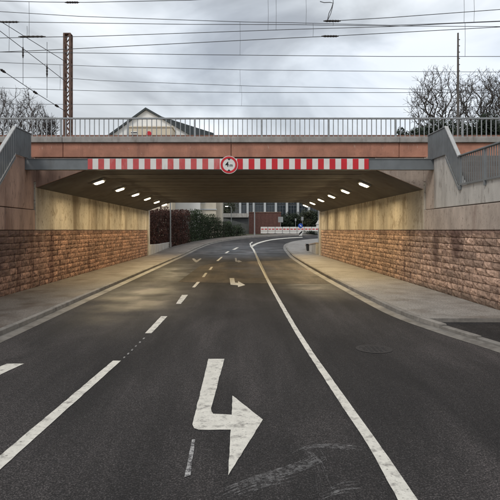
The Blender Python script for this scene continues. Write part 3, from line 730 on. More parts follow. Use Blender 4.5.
# ------------------------------------------------------------------ tunnel lamps
def lamp(px, z, y, slope, where):
    l = empty('tunnel_lamp', (px, y, z), 'lit tunnel lamp on the soffit, ' + where, 'lamp', 'tunnel lamps')
    l.rotation_euler = (0, slope, 0)
    MB().box(-0.23, 0.23, -0.22, 0.22, -0.05, 0.03).obj('housing', M['lamp_body'], l, 0.015)
    n = 20
    MB().prism([(0.175 * math.copysign(abs(math.cos(t)) ** 0.5, math.cos(t)), 0.17 * math.copysign(abs(math.sin(t)) ** 0.5, math.sin(t))) for t in (2 * math.pi * (i + .5) / n for i in range(n))], 'z', -0.085, -0.051).obj('lens', M['lens'], l, 0.01)
    ld = bpy.data.lights.new('tunnel_lamp_light', 'AREA'); ld.shape = 'RECTANGLE'; ld.size = 0.4; ld.size_y = 0.22; ld.energy = 74; ld.spread = R(176); ld.color = (1.0, 0.785, 0.46)
    lo = bpy.data.objects.new('tunnel_lamp_light', ld); COL.objects.link(lo); lo.parent = l; lo.location = (0, 0, -0.10)
    return l
ords = ['nearest', 'second', 'third', 'fourth', 'fifth', 'farthest']
sl_l = -math.atan2(0.62, 1.75); sl_r = math.atan2(0.68, 1.65)
for i in range(6):
    lamp(-5.35, 3.41 + (XL * -1 - 5.35) * 0.62 / 1.75 - 0.03, 19.2 + 3.4 * i, sl_l, ords[i] + ' of the left row')
    lamp(4.98, 3.35 + (XR - 4.98) * 0.68 / 1.65 - 0.03, 19.7 + 3.4 * i, sl_r, ords[i] + ' of the right row')

# ------------------------------------------------------------------ overhead line
def px_wire(pts, y):
    q = list(pts)
    (xa, ya), (xb, yb) = q[0], q[1]
    if xa < 100: q.insert(0, (xa - 300, ya - (yb - ya) / (xb - xa) * 300 * 0.4))
    (xa, ya), (xb, yb) = q[-2], q[-1]; q.append((xb + 300, yb + (yb - ya) / (xb - xa) * 300 * 0.4))
    return [at(a, b_, y) for a, b_ in q]
def line_thing(label, y, wires, droppers=(), insul=(), name='overhead_line', rad=0.014):
    root = empty(name, at(238, 60, y), label, 'overhead wire', 'overhead railway wires'); off = -root.location
    for w in wires:
        MB().tube([p + off for p in px_wire(w, y)], rad, 5).obj('wire', M['wire'], root)
    for (x, ya, yb) in droppers:
        MB().tube([at(x, ya, y) + off, at(x + 0.3, (ya + yb) / 2, y) + off, at(x, yb, y) + off], rad * 0.6, 4).obj('dropper', M['wire'], root)
    for (x, yy, w) in insul:
        p = at(x, yy, y) + off; L = w * y / F / 2
        b = MB(); n = 9
        b.tube([p + Vector((-L * 1.25, 0, 0)), p + Vector((-L, 0, 0))] + [p + Vector((L * (-0.9 + 1.8 * k / n), 0, 0)) for k in range(n + 1)] + [p + Vector((L, 0, 0)), p + Vector((L * 1.25, 0, 0))],
               [0.015, 0.03] + [0.05 if k % 2 else 0.036 for k in range(n + 1)] + [0.03, 0.015], 8)
        b.obj('insulator', M['insul'], root)
    return root
line_thing('topmost wire and sloping contact wire over the bridge with long droppers', 22.0,
           [[(0, 1), (40, 2), (85, 2.4), (190, 0.2), (240, -2)], [(0, 38), (50, 37), (90, 36.4), (190, 33), (290, 29.5), (390, 26.6), (450, 23.6), (500, 21.5)]],
           [(29, 1.6, 36), (27, 26, 36), (268, -3, 30.4), (276, -3, 30)], [(72, 2.4, 12), (32, 36.6, 22)])
line_thing('messenger wire sagging from upper left above a level contact wire', 24.0,
           [[(0, 11.6), (80, 16.4), (190, 20.2), (245, 22), (290, 22.7), (390, 25.3), (430, 24), (500, 21)], [(0, 52), (100, 53.2), (190, 54.6), (290, 55.6), (390, 56.5), (500, 56.5)]],
           [(240, 22, 55), (465, 22.6, 56.5), (313, 23.2, 36.5), (306, -3, 24.5), (464, -3, 22.8), (474, -3, 22.4)])
line_thing('upper feeder wire with a dark insulator at its left end', 23.0, [[(0, 21.3), (18, 22), (100, 23.2), (190, 24.4), (290, 24.6), (390, 26)]], [(9, 22, 51)], [(9, 22, 17)])
line_thing('wire rising to the right with a dark insulator near its middle', 21.0, [[(0, 52), (50, 50), (100, 47.5), (190, 43), (290, 38), (330, 36.2), (390, 33), (500, 27)]], [], [(330, 36.2, 14)])
line_thing('short wire climbing to the upper right corner from an insulator', 20.5, [[(332, 21), (390, 17.6), (500, 9.5)]], [(333, 21, 26)], [(332, 21, 14)])
line_thing('middle pair of level wires crossing the whole sky', 29.0, [[(0, 62.5), (100, 66.4), (250, 70), (410, 71.6), (500, 72)], [(0, 88), (100, 91), (250, 92.5), (410, 92.6), (500, 93)]], [(240, 69.8, 92.4), (60, 64.8, 89.8)])
line_thing('lowest pair of wires just above the railing', 33.0, [[(0, 77.5), (60, 77.6), (100, 80.6), (250, 86), (410, 89), (500, 91)], [(0, 104), (100, 104.6), (250, 106), (500, 107)]], [(241.5, 86, 106)], rad=0.015)
# hanging cable loop
cb = empty('hanging_cable', at(330, 12, 20.4), 'twisted cable hanging from above onto the insulator right of centre', 'cable'); off = -cb.location
MB().tube([at(a, b_, 20.4) + off for a, b_ in ((320, 1.5), (324, 2.6), (330, 2.4), (333, 3), (331.5, 8), (329, 13), (327.5, 20))], 0.016, 5).obj('cable_strand', M['wire'], cb)
MB().tube([at(a, b_, 20.35) + off for a, b_ in ((333, -4), (333.2, 3), (332, 9), (330.6, 14), (327.8, 20))], 0.014, 5).obj('cable_strand', M['wire'], cb)
# masts
YM = 34.5
m0 = at(68, 137, YM); mx_ = m0.x; mt = at(68, 35, YM).z
ms = empty('lattice_mast', (mx_, YM, 4.9), 'rusty lattice mast standing on the bridge at the left', 'mast')
w = 0.20; hh = mt - 4.9
for a in (-1, 1):
    for b_ in (-1, 1):
        MB().box(a * w - 0.055, a * w + 0.055, b_ * w - 0.055, b_ * w + 0.055, 0, hh).obj('mast_leg', M['rust'], ms)
n = 22; hs = hh / n
for i in range(n):
    for b_ in (-1, 1):
        sg_ = 1 if i % 2 else -1
        MB().tube([(-w * sg_, b_ * w, i * hs), (w * sg_, b_ * w, (i + 1) * hs)], 0.038, 4).obj('lattice_bar', M['rust'], ms)
        MB().tube([(b_ * w, -w * sg_, i * hs), (b_ * w, w * sg_, (i + 1) * hs)], 0.038, 4).obj('lattice_bar', M['rust'], ms)
MB().box(-w - .05, w + .05, -w - .05, w + .05, hh, hh + 0.06).obj('mast_cap', M['rust'], ms)
YM2 = 36.0
p2 = at(458, 33, YM2)
m2 = empty('slim_mast', (p2.x, YM2, 4.9), 'slim dark mast rising in front of the bare trees on the right', 'mast')
MB().tube([(0, 0, 0), (0, 0, (p2.z - 4.9) * 0.7), (0, 0, p2.z - 4.9)], [0.11, 0.085, 0.06], 8).obj('mast_pole', M['darkpole'], m2)
for k in range(6): MB().box(-0.02, 0.14, -0.02, 0.02, p2.z - 4.9 - 0.5 - k * 0.45, p2.z - 4.9 - 0.45 - k * 0.45).obj('step_iron', M['darkpole'], m2)
# stays from the lattice mast, each running down towards it from the upper left
def stay(label, pts, y0, ins):
    root = empty('mast_stay', at(*pts[-1], YM), label, 'stay wire', 'stay wires of the lattice mast'); off = -root.location
    n = len(pts); q = [at(a, b_, y0 + (YM - 0.25 - y0) * i / (n - 1)) for i, (a, b_) in enumerate(pts)]
    MB().tube([p + off for p in q], 0.02, 5).obj('wire', M['wire'], root)
    for t in ins:
        k = t * (n - 1); i = min(int(k), n - 2); p = q[i].lerp(q[i + 1], k - i); d = (q[i + 1] - q[i]).normalized(); L = 0.17
        MB().tube([p + off + d * L * s_ for s_ in (-1.2, -1, -.6, -.2, .2, .6, 1, 1.2)], [.02, .05, .085, .055, .085, .055, .05, .02], 8).obj('insulator', M['insul'], root)
stay('lowest stay wire with three dark insulators running down to the mast', [(-60, 30), (0, 69), (36, 93), (65, 111)], 26, [0.36, 0.66, 0.90])
stay('middle stay wire slanting down to the lattice mast', [(-50, -12), (0, 31), (38, 60), (65, 81)], 27, [])
stay('upper stay wire slanting down to the lattice mast', [(-60, -28), (0, 21), (24, 36), (66, 62)], 28, [])
for i, (x, ya, yb, ia, ib, lab) in enumerate(((23, 36, 84, 47, 58, 'hanging rod with a long insulator left of the lattice mast, under the upper insulator'), (47, 42, 98, 65, 77, 'hanging rod with a long insulator close to the lattice mast'))):
    y = 30.0; root = empty('hanging_rod', at(x, yb, y), lab, 'rod', 'hanging insulator rods'); off = -root.location
    MB().tube([at(x, ya, y) + off, at(x, yb, y) + off], 0.014, 5).obj('rod', M['wire'], root)
    MB().tube([at(x, ia + (ib - ia) * k / 8, y) + off for k in range(9)], [.03] + [.06 if k % 2 else .04 for k in range(7)] + [.03], 8).obj('insulator', M['insul'], root)

# ------------------------------------------------------------------ bare trees
def bare_tree(name, base, crown_z, rx, rz, trunk_top, n, seed, m, label, group, droop=0.0):
    """grows limbs from the trunk to points spread through an egg-shaped crown; limb thickness follows the twigs it carries"""
    rnd = np.random.default_rng(seed); root = empty(name, base, label, 'tree', group)
    P = []; par = []; plen = []
    def node(p, q):
        P.append(p); par.append(q); plen.append(0 if q < 0 else plen[q] + float(np.linalg.norm(p - P[q]))); return len(P) - 1
    k = -1; wob = np.zeros(2)
    for i in range(9):
        wob = wob + rnd.normal(0, 0.06, 2); k = node(np.array([wob[0], wob[1], trunk_top * i / 8]), k)
    nt_ = len(P)
    top = P[-1].copy()
    pts = []
    while len(pts) < n:
        u = rnd.uniform(-1, 1, 3); d = np.linalg.norm(u)
        if d > 1 or rnd.random() > 0.35 + 0.65 * d * d: continue
        th = math.atan2(u[1], u[0]); lump = 1 + 0.10 * math.sin(3 * th + seed) + 0.08 * math.sin(5 * th + 2 * u[2])
        p = np.array([u[0] * rx * lump, u[1] * rx * lump, crown_z + u[2] * rz])
        if u[2] < 0: p[0] *= 1 + 0.5 * u[2]; p[1] *= 1 + 0.5 * u[2]
        if p[2] > trunk_top * 0.92: pts.append(p)
    pts.sort(key=lambda p: np.linalg.norm(p - top) + rnd.uniform(0, 0.6))
    tips = []
    for p in pts:
        A = np.array(P[4:]); d = np.linalg.norm(A - p, axis=1)
        below = np.maximum(0, A[:, 2] - p[2] + 0.1) * 1.5
        q = int(np.argmin(d + 0.32 * np.array(plen[4:]) + below)) + 4
        L = float(d[q - 4]); steps = max(1, int(L / 0.45)); o = P[q].copy()
        side_ = rnd.normal(0, 0.05 * L, 3); side_[2] -= 0.07 * L
        for i in range(1, steps + 1):
            t = i / steps; q = node(o + (p - o) * t + side_ * math.sin(math.pi * t) + rnd.normal(0, 0.02, 3), q)
        tips.append(q)
    main = len(P)
    for q in tips:                                       # end twigs
        d = P[q] - P[par[q]]; d = d / (np.linalg.norm(d) + 1e-6)
        for _ in range(3):
            e = d + rnd.normal(0, 0.55, 3) + np.array([0, 0, 0.3]); e = e / np.linalg.norm(e) * rnd.uniform(0.3, 0.75)
            j = node(P[q] + e * 0.5 + rnd.normal(0, 0.03, 3), q); node(P[q] + e, j)
    cnt = [0.0] * len(P); kids = [0] * len(P)
    for i in range(len(P) - 1, -1, -1):
        if kids[i] == 0: cnt[i] = 1
        if par[i] >= 0: cnt[par[i]] += cnt[i]; kids[par[i]] += 1
    rad = [0.0064 * c_ ** 0.46 + 0.0035 for c_ in cnt]
    trunk = MB(); crown = MB()
    trunk.tube([tuple(p) for p in P[:nt_]], [max(rad[i], rad[nt_ - 1]) * (1.35 - 0.35 * i / (nt_ - 1)) for i in range(nt_)], 8)
    for i in range(nt_, len(P)):
        q = par[i]; r0 = min(rad[q], rad[i] * 1.5)
        crown.tube([tuple(P[q]), tuple(P[i])], [r0, rad[i]], 5 if rad[i] > 0.04 else 3, False)
    trunk.obj('trunk', m, root, smooth=True); crown.obj('crown', m, root, smooth=True)
    return root
def gz(y): return zr(y) - 0.1
for i, (px, rpx, y, top, sd_, lab) in enumerate(((437, 29, 46, 64, 3, 'wide bare tree left of the slim mast on the right'), (479, 25, 50, 68, 8, 'bare tree between the slim mast and the right edge'),
                                                 (510, 24, 47, 62, 12, 'bare tree cut by the right edge of the picture'))):
    zt_ = at(px, top, y).z - gz(y); zc = at(px, 110, y).z - gz(y); rr_ = rpx * y / F
    bare_tree('bare_tree', (at(px, 100, y).x, y, gz(y)), zc, rr_, zt_ - zc - 0.3, at(px, 132, y).z - gz(y), 620, sd_, M['bark'], lab, 'bare trees right of the bridge')
for i, (px, y, top, sd_) in enumerate(((3, 48, 84, 21), (16, 52, 86, 22), (28, 50, 84, 25), (39, 53, 100, 24), (-12, 50, 80, 26), (50, 54, 114, 28))):
    h = at(px, top, y).z - gz(y)
    lab = ['slender bare tree at the far left edge', 'second slender bare tree from the left edge', 'slender bare tree in the middle of the left clump', 'shorter bare tree at the right of the left clump',
           'bare tree cut off by the left edge of the picture', 'lowest bare tree of the left clump, next to the lattice mast'][i]
    zc = at(px, 128, y).z - gz(y); bare_tree('bare_tree', (at(px, 100, y).x, y, gz(y)), zc, 8 * y / F, h - zc - 0.4, at(px, 170, y).z - gz(y), 190, sd_, M['bark2'], lab, 'bare trees left of the bridge')

# ------------------------------------------------------------------ foliage
def leaves(b, cen, size, n, lf, rnd, clump=0.0):
    for _ in range(n):
        while True:
            p = Vector((rnd.uniform(-1, 1), rnd.uniform(-1, 1), rnd.uniform(-1, 1)))
            if p.length <= 1 and p.length > 0.45: break
        q = Vector((cen[0] + p.x * size[0], cen[1] + p.y * size[1], cen[2] + p.z * size[2]))
        q += Vector(noise.noise_vector(q * 0.9)) * clump
        a = Vector((rnd.gauss(0, 1), rnd.gauss(0, 1), rnd.gauss(0, 1))).normalized(); c_ = a.orthogonal().normalized()
        s_ = lf * rnd.uniform(0.6, 1.3)
        b.add([q - a * s_, q + c_ * s_ * 0.45, q + a * s_, q - c_ * s_ * 0.45], [(0, 1, 2, 3)])
def hedge(name, path, m, label, lf=0.09, dens=420, seed=1, width=1.0, cat='hedge'):
    """path: (x, y, height)"""
    rnd = random.Random(seed); x, y, h = path[0]
    root = empty(name, (x, y, zr(y)), label, cat); off = -Vector((x, y, zr(y)))
    b = MB(); tw = MB(); L = 0; pts = []
    for (xa, ya, ha), (xb, yb, hb_) in zip(path[:-1], path[1:]):
        d = math.hypot(xb - xa, yb - ya); n = max(1, int(d / 0.5))
        for i in range(n): t = i / n; pts.append((xa + (xb - xa) * t, ya + (yb - ya) * t, ha + (hb_ - ha) * t))
    for (x, y, h) in pts:
        hh = h * (1 + 0.12 * noise.noise(Vector((x * 0.8, y * 0.8, 3)))) * rnd.uniform(0.92, 1.05)
        for k in range(max(1, int(hh / 0.5))):
            z = zr(y) + 0.25 + k * 0.5 * (hh - 0.3) / max(0.5, (hh - 0.3)) 
            if z - zr(y) > hh: continue
            leaves(b, (x + off.x + rnd.gauss(0, .08), y + off.y + rnd.gauss(0, .08), z + off.z), (0.5 * width, 0.5, 0.42), int(dens / 6), lf, rnd, 0.12)
        for k in range(3):
            p = Vector((x + rnd.uniform(-.3, .3), y + rnd.uniform(-.2, .2), zr(y) - 0.05)) + off
            tw.tube([p, p + Vector((rnd.gauss(0, .15), rnd.gauss(0, .15), hh * 0.5)), p + Vector((rnd.gauss(0, .3), rnd.gauss(0, .3), hh * 0.93))], [0.03, 0.02, 0.008], 4, False)
    b.obj('foliage', m, root); tw.obj('stems', M['bark'], root)
    return root
def shrub(name, base, size, m, label, n=1500, lf=0.12, seed=1, group=None, cat='shrub'):
    rnd = random.Random(seed); root = empty(name, base, label, cat, group); b = MB(); tw = MB()
    rx, ry, h = size
    for i in range(32):
        a = rnd.uniform(0, 6.28); r = rnd.random() ** .5
        z = rnd.uniform(0.15, 0.9) * h
        k = math.sqrt(max(0.25, 1 - (z / h) ** 4)) 
        leaves(b, (math.cos(a) * r * rx * k * .8, math.sin(a) * r * ry * k * .8, z), (rx * .38, ry * .38, h * .17), n // 32, lf, rnd, 0.2)
        tw.tube([(0, 0, 0), (math.cos(a) * r * rx * .4, math.sin(a) * r * ry * .4, z * .6), (math.cos(a) * r * rx * k * .8, math.sin(a) * r * ry * k * .8, z)], [0.05, 0.03, 0.01], 4, False)
    b.obj('foliage', m, root); tw.obj('stems', M['bark'], root)
    return root
hedge('beech_hedge', [(-7.6, 38.2, 3.7), (-7.7, 42, 3.8), (-7.2, 46.5, 3.8), (-6.2, 51, 3.8), (-5.5, 54, 3.8)], M['leaf_red'], 'tall rusty brown hedge behind the low concrete wall', 0.09, 700, 3)
hedge('green_hedge', [(-5.4, 54.6, 3.8), (-4.6, 58, 3.6), (-3.0, 62.3, 2.9), (-0.6, 66.5, 1.9), (0.9, 68.6, 1.2)], M['leaf_green'], 'dark green hedge following the bend on the left pavement', 0.09, 640, 4)
for i, (px, y, top, w_, lab) in enumerate(((432, 39.5, 124, 2.2, 'dark evergreen bush behind the right stair parapet'), (455, 39.6, 121, 2.4, 'dark evergreen bush just right of the slim mast'),
                                            (482, 39.4, 119, 2.5, 'dark evergreen bush near the right edge above the wall'), (404, 40.5, 132.5, 1.6, 'low dark bush left of the right stair parapet'), (508, 39.6, 121, 2.5, 'dark evergreen bush cut by the right edge'))):
    base = at(px, 137, y); zb = 4.85 if y < 37.5 else 4.85 - (y - 37.5) * 0.82
    shrub('evergreen_bush', (base.x, y, zb), (w_, 1.3, at(px, top, y).z - zb), M['leaf_ever'], lab, 13000, 0.14, 40 + i, 'evergreen bushes behind the bridge')

# low concrete wall and poles beyond the underpass
lw = empty('low_concrete_wall', (-6.8, 42, 0), 'low pale concrete wall under the brown hedge', 'wall')
for i in range(6):
    y0 = 37.85 + i * 1.75
    o = MB().box(-0.14, 0.14, 0.008, 1.735, -0.2, 0.86 - 0.06 * i).obj('wall_segment', M['conc_grey'], lw, 0.02); o.location = (0.02 * i + 0.02, y0 - 42, zr(y0))
def pole(px, py_base, y, top, r, label, name='lamp_post', extra=None):
    p = at(px, py_base, y); p.z = zr(y)
    root = empty(name, p, label, 'post'); MB().tube([(0, 0, -0.05), (0, 0, top * .5), (0, 0, top)], [r * 1.15, r, r * .8], 10).obj('pole', M['pole'], root)
    MB().tube([(0, 0, 0), (0, 0, 0.5)], [r * 1.6, r * 1.5], 10).obj('pole_base', M['pole'], root)
    return root
def lamphead(root, top, dx=0.9, lit=True):
    MB().tube([(0, 0, top - 0.05), (dx * .5, 0, top + 0.12), (dx, 0, top + 0.15)], [0.05, 0.04, 0.035], 8).obj('arm', M['pole'], root)
    MB().box(dx - 0.1, dx + 0.5, -0.12, 0.12, top + 0.08, top + 0.2).obj('lamp_head', M['pole'], root, 0.02)
    MB().box(dx, dx + 0.42, -0.09, 0.09, top + 0.045, top + 0.079).obj('lens', M['far_lamp'] if lit else M['lamp_body'], root)
r_ = pole(170.4, 247, 47.5, 6.2, 0.065, 'grey lamp post on the left pavement beside the brown hedge'); lamphead(r_, 6.2, 0.9)
r_ = pole(254.6, 236, 67.2, 6.5, 0.075, 'grey lamp post at the bend in front of the red brick wall'); lamphead(r_, 6.5, 0.9)
r_ = pole(231.3, 222, 74, 4.0, 0.06, 'short lamp post behind the dark green hedge'); lamphead(r_, 4.0, -0.9)

# ------------------------------------------------------------------ houses and far buildings
hs_ = empty('gabled_house', (-9.2, 65, 0.9), 'white gabled house with dark roof rising behind the railing', 'house')
def house():
    y = 65.0; off = Vector((9.2, -65, -0.9))
    ap = at(146, 110.2, y); le = at(107, 138.5, y); re = at(196, 138.5, y)
    zb = zr(y) - 1.0
    zl = 13.6
    sl1 = (ap.z - le.z) / (ap.x - le.x); sl2 = (ap.z - re.z) / (re.x - ap.x)
    xl_ = ap.x - (ap.z - zl) / sl1; xr_ = ap.x + (ap.z - zl) / sl2
    w_ = MB().prism([(xl_ + off.x, zb + off.z), (xr_ + off.x, zb + off.z), (xr_ + off.x, zl + off.z), (ap.x + off.x, ap.z + off.z), (xl_ + off.x, zl + off.z)], 'y', 0, 11)
    w_.obj('wall', M['house_white'], hs_)
    th = 0.28
    def slab(xa, za, xb, zb_, y0, y1, t): return MB().prism([(xa + off.x, za + off.z), (xb + off.x, zb_ + off.z), (xb + off.x, zb_ + t + off.z), (xa + off.x, za + t + off.z)], 'y', y0, y1)
    rf = slab(xl_ - 0.4, zl - 0.4 * sl1 + 0.01, ap.x, ap.z + 0.01, -0.35, 11.3, th).obj('roof', M['slate'], hs_)
    slab(ap.x + 0.002, ap.z + 0.01, xr_ + 0.4, zl - 0.4 * sl2 + 0.01, -0.35, 11.3, th).obj('roof', M['slate'], hs_)
    # shallower dark rear roof showing on the right
    q = at(206, 137.5, 71); a2 = at(150, 110.5, 71)
    s3 = (a2.z - q.z) / (q.x - a2.x)
    slab(a2.x, a2.z - 2.4, q.x + 1.2, q.z - 1.2 * s3 - 0.9, 5, 9, 1.9).obj('rear_roof', M['slate'], hs_)
    for (wx, wz) in ((-5.0, 10.0), (-2.0, 10.0), (1.6, 10.0), (-5.0, 6.5), (-2.0, 6.5), (1.6, 6.5)):
        wn = MB().box(wx - 0.6, wx + 0.6, -0.05, 0.02, wz - 0.7, wz + 0.7).obj('window', M['white'], hs_)
        MB().box(wx - 0.5, wx + 0.5, -0.065, -0.052, wz - 0.6, wz + 0.6).obj('pane', M['glass'], wn)
house()
# beige flat-roofed block with a red disc, in front of the gable
bb_ = empty('beige_annex', (at(150, 130, 61).x, 61, 0.7), 'beige flat-roofed annex in front of the white gable, red disc on it', 'building')
an = at(128, 127.5, 61); an2 = at(172, 127.5, 61); ox = bb_.location.x
MB().box(an.x - ox, an2.x - ox, 0, 3.4, -0.8, an.z - 0.7).obj('wall', M['beige'], bb_)
MB().box(an.x - ox - 0.1, an2.x - ox + 0.1, -0.1, 3.5, an.z - 0.699, an.z - 0.55).obj('roof_edge', M['beige'], bb_)
p = at(149, 134, 61); disc(0.33, -0.06, -0.01, M['red'], 'red_disc', parent=bb_).location = (p.x - ox, 0, p.z - 0.7)
p = at(134.2, 134, 61); pl = MB().box(-0.42, 0.42, -0.05, -0.01, -0.32, 0.32).obj('sign_plate', M['white'], bb_); pl.location = (p.x - ox, 0, p.z - 0.7)
for k in (-0.14, 0.14): MB().box(-0.38, 0.38, -0.056, -0.0505, k - 0.06, k + 0.06).obj('black_bar', M['black'], pl)

# cream building beyond the brown hedge
cr = empty('cream_building', (-7.5, 66, 1.2), 'low cream rendered building showing over the green hedge', 'building')
xa = at(198, 210, 66).x + 7.5 - 0.9; xb = at(216, 210, 66).x + 7.5; xc = at(221.5, 210, 66).x + 7.5
MB().box(xa, xb, 0, 8, -0.5, 6.5).obj('wall', M['cream'], cr)
MB().box(xb + 0.002, xc, 1.0, 8, -0.5, 5.6).obj('side_wall', M['cream'], cr)
MB().box(xa - 0.1, xb + 0.1, -0.12, 0.002, 3.45, 3.6).obj('ledge', M['column'], cr)
for k in range(1):
    u = xa + 0.8 + k * 2.0
    wn = MB().box(u, u + 1.1, -0.05, 0.01, 4.3, 5.7).obj('window', M['white'], cr); MB().box(u + 0.08, u + 1.02, -0.062, -0.052, 4.38, 5.62).obj('pane', M['glass'], wn)

# far glazed building
YBd = 98.0
fb = empty('glazed_building', (12, YBd, 1.4), 'dark glazed building with pale columns at the end of the road', 'building')
def fx(px): return (px - VX) * YBd / F - 12
def fz_(py): return H + (VY - py) * YBd / F - 1.4
MB().box(fx(205), fx(400), 0.0, 14, -0.6, 11.0).obj('wall', M['facade'], fb)
cols = [240.2, 247.6] + [253.8 + 11 * k for k in range(14)]
for cpx in cols:
    MB().box(fx(cpx) - 0.22, fx(cpx) + 0.22, -0.35, -0.002, fz_(216.4), 10.9).obj('column', M['column'], fb, 0.02)
for k in range(len(cols) - 1):
    a, b_ = fx(cols[k]) + 0.3, fx(cols[k + 1]) - 0.3
    for zz in (fz_(215.5), fz_(204)):
        wn = MB().box(a, b_, -0.10, -0.003, zz, zz + 2.0).obj('window_frame', M['frame'], fb)
        n = 3 if b_ - a > 1.2 else 2
        for q in range(n):
            u0 = a + (b_ - a) * q / n + 0.05; u1 = a + (b_ - a) * (q + 1) / n - 0.05
            MB().box(u0, u1, -0.115, -0.102, zz + 0.06, zz + 1.25).obj('pane', M['glass'], wn); MB().box(u0, u1, -0.115, -0.102, zz + 1.33, zz + 1.94).obj('pane', M['glass'], wn)
# grey terrace wall and slab in front of it
tw_ = empty('terrace_wall', (1.5, 80, 1.3), 'long weathered grey terrace wall rising behind the green hedge', 'wall')
def tx(px, y): return (px - VX) * y / F - 1.5
MB().prism([(tx(212, 80), -0.6), (tx(257, 80), -0.6), (tx(257, 80), at(0, 227, 80).z - 1.3), (tx(226, 80), at(0, 218.5, 80).z - 1.3), (tx(212, 80), at(0, 217.5, 80).z - 1.3)], 'y', 0, 0.4).obj('wall', M['greywall'], tw_)
MB().box(tx(214, 84), tx(248.5, 84), 4, 6, at(0, 217.4, 84).z - 1.3, at(0, 213.3, 84).z - 1.3).obj('terrace_slab', M['conc_grey'], tw_)
MB().box(tx(214, 84), tx(248.5, 84), 4.5, 5.5, -0.6, at(0, 217.4, 84).z - 1.302).obj('terrace_base', M['facade'], tw_)
rb = empty('brick_garden_wall', (4, 79, 1.3), 'red brick wall at the far side of the bend', 'wall')
xa, xb = at(249, 0, 79).x - 4, at(281, 0, 79).x - 4; zt_ = at(0, 212.5, 79).z - 1.3
rnd = random.Random(2); nb = 14; 
MB().box(xa, xb, 0.02, 0.35, -0.4, zt_).obj('wall_core', M['redbrick'], rb)
for i in range(8):
    u0 = xa + (xb - xa) * i / 8; u1 = xa + (xb - xa) * (i + 1) / 8
    MB().box(u0 + 0.01, u1 - 0.01, -0.03, 0.018, -0.4, zt_ - 0.18).obj('brick_panel', M['redbrick'], rb)
MB().box(xa - 0.05, xb + 0.05, -0.06, 0.4, zt_ + 0.001, zt_ + 0.09).obj('coping', M['conc_pink'], rb)
for i, (px, y, top, w_, m, lab) in enumerate(((286, 80, 213, 1.5, 'leaf_ever', 'dark shrub right of the red brick wall'), (297, 81, 212, 1.7, 'leaf_ever', 'dark shrub behind the blue round sign'),
                                               (309, 80, 211, 1.7, 'leaf_olive', 'olive shrub behind the right end of the barrier'), (321, 79, 210, 1.7, 'leaf_ever', 'dark shrub seen beside the far end of the right wall'),
                                               (228, 88, 200, 2.2, 'leaf_olive', 'dark tree-like shrub behind the grey terrace wall'))):
    p = at(px, 230, y); shrub('garden_shrub', (p.x, y, zr(y)), (w_, 1.2, at(0, top, y).z - zr(y)), M[m], lab, 2600, 0.15, 60 + i, 'shrubs at the bend')
shrub('low_shrub', (at(311, 233, 71).x, 71, zr(71)), (1.3, 0.7, 0.55), M['leaf_ever'], 'low dark shrub on the kerb under the barrier', 700, 0.09, 77)
# barriers
YBa = 73.5
n = 8; xs_ = at(260.5, 0, YBa).x; xe = at(319, 0, YBa).x; wd = (xe - xs_) / n
for i in range(n):
    o = empty('road_barrier', (xs_ + wd * (i + 0.5), YBa + 0.02 * i, zr(YBa)), ['leftmost red and white barrier of the row across the bend', 'second barrier from the left across the bend', 'third barrier from the left across the bend', 'fourth barrier from the left across the bend',
              'barrier just left of the blue round sign', 'barrier right behind the blue round sign', 'second barrier from the right across the bend', 'rightmost barrier beside the end of the tunnel wall'][i], 'barrier', 'red and white barriers at the bend')
    h2 = wd / 2 - 0.03
    MB().box(-h2, h2, -0.05, 0.05, 0.42, 1.05).obj('barrier_panel', M['white'], o, 0.02)
    for k in (-0.5, 0.5): MB().box(h2 * k - 0.18, h2 * k + 0.18, -0.055, -0.051, 0.62, 0.80).obj('red_stripe', M['faded_red'], o)
    MB().box(-h2, h2, -0.03, 0.03, 0.08, 0.40).obj('lower_panel', M['white'], o)
    for k in (-1, 1): MB().box(k * h2 * 0.8 - 0.1, k * h2 * 0.8 + 0.1, -0.3, 0.3, 0, 0.09).obj('foot', M['black'], o)
# keep-right sign on a bollard
p = ground(300.5, 236)
ks = empty('keep_right_sign', (p.x, p.y, p.z), 'round blue sign with white arrow on a striped bollard', 'sign')
yk = p.y; 
MB().box(-0.22, 0.22, -0.1, 0.1, 0, 0.85).obj('bollard', M['white'], ks, 0.03)
MB().prism([(-0.215, 0.1), (-0.215, 0.35), (0.215, 0.75), (0.215, 0.5)], 'y', -0.112, -0.102).obj('black_stripe', M['black'], ks)
MB().tube([(0, 0.02, 0.8), (0, 0.02, 1.75)], 0.03, 8).obj('pole', M['pole'], ks)
disc(0.32, -0.03, 0.0, M['blue'], 'sign_disc', parent=ks).location = (0, 0, 1.4)
MB().prism([(-0.17, 0.13), (-0.11, 0.18), (0.06, 0.0), (0.06, 0.1), (0.17, -0.15), (-0.1, -0.05), (0.0, -0.05)], 'y', -0.04, -0.031).obj('white_arrow', M['white'], ks).location = (0, 0, 1.4)
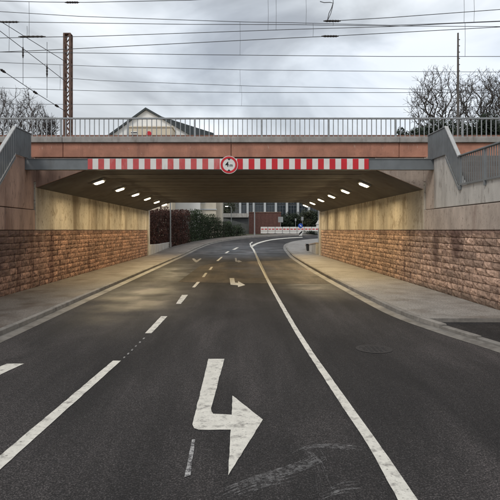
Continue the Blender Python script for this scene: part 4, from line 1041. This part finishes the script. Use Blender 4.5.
# small sign panel and posts
for (px, y, top, w_, h_, lab) in ((280.6, 76.5, 216.8, 0.38, 0.42, 'grey rectangular sign panel on a post behind the barriers'), (295.6, 77, 218.5, 0.12, 0.2, 'thin post with a tiny plate behind the barriers'), (302.3, 77, 216.8, 0.17, 0.28, 'thin post with a small plate above the blue sign')):
    p = at(px, 0, y); zt_ = at(px, top, y).z - zr(y)
    o = empty('sign_post', (p.x, y, zr(y)), lab, 'sign'); MB().tube([(0, 0, 0), (0, 0, zt_)], 0.035, 8).obj('pole', M['pole'], o)
    MB().box(-w_, w_, -0.06, -0.036, zt_ - h_ * 2, zt_).obj('sign_panel', M['pole'], o)
p = at(318.3, 0, 52); tri = empty('warning_sign', (p.x, 52, zr(52) + KH), 'white triangular sign on a grey post beyond the right wall', 'sign')
MB().tube([(0, 0, -0.1), (0, 0, 4.3)], 0.04, 8).obj('pole', M['pole'], tri)
zz = at(0, 224.5, 52).z - zr(52) - KH
MB().prism([(-0.3, zz), (0.3, zz), (0.0, zz + 0.5)], 'y', -0.07, -0.045).obj('sign_panel', M['white'], tri)
MB().box(-0.22, 0.22, -0.07, -0.045, zz - 0.4, zz - 0.06).obj('sub_plate', M['white'], tri)
# low wall and bin right of the far mouth
lw2 = empty('low_side_wall', (6.2, 38.6, 0), 'low pale concrete wall at the far end of the right wall', 'wall')
MB().prism([(0.3, -0.1), (6.4, -0.1), (6.4, 0.62), (0.3, 0.95)], 'x', -0.15, 0.15).obj('wall', M['conc_grey'], lw2, 0.03)
MB().prism([(0.28, 0.952), (6.42, 0.622), (6.42, 0.70), (0.28, 1.03)], 'x', -0.19, 0.19).obj('coping', M['conc_tan'], lw2)
p = ground(309.5, 252)
bn = empty('litter_bin', (p.x, p.y, zr(p.y) + KH - 0.01), 'small dark box bin on the right pavement past the underpass', 'bin')
MB().prism([(-0.24, 0.05), (0.24, 0.05), (0.28, 0.55), (-0.28, 0.55)], 'y', -0.22, 0.22).obj('body', M['black'], bn, 0.02)
MB().box(-0.31, 0.31, -0.25, 0.25, 0.552, 0.60).obj('lid', M['black'], bn, 0.015)
for k in (-1, 1): MB().box(k * 0.18 - 0.04, k * 0.18 + 0.04, -0.18, 0.18, 0.0, 0.049).obj('foot', M['iron'], bn)
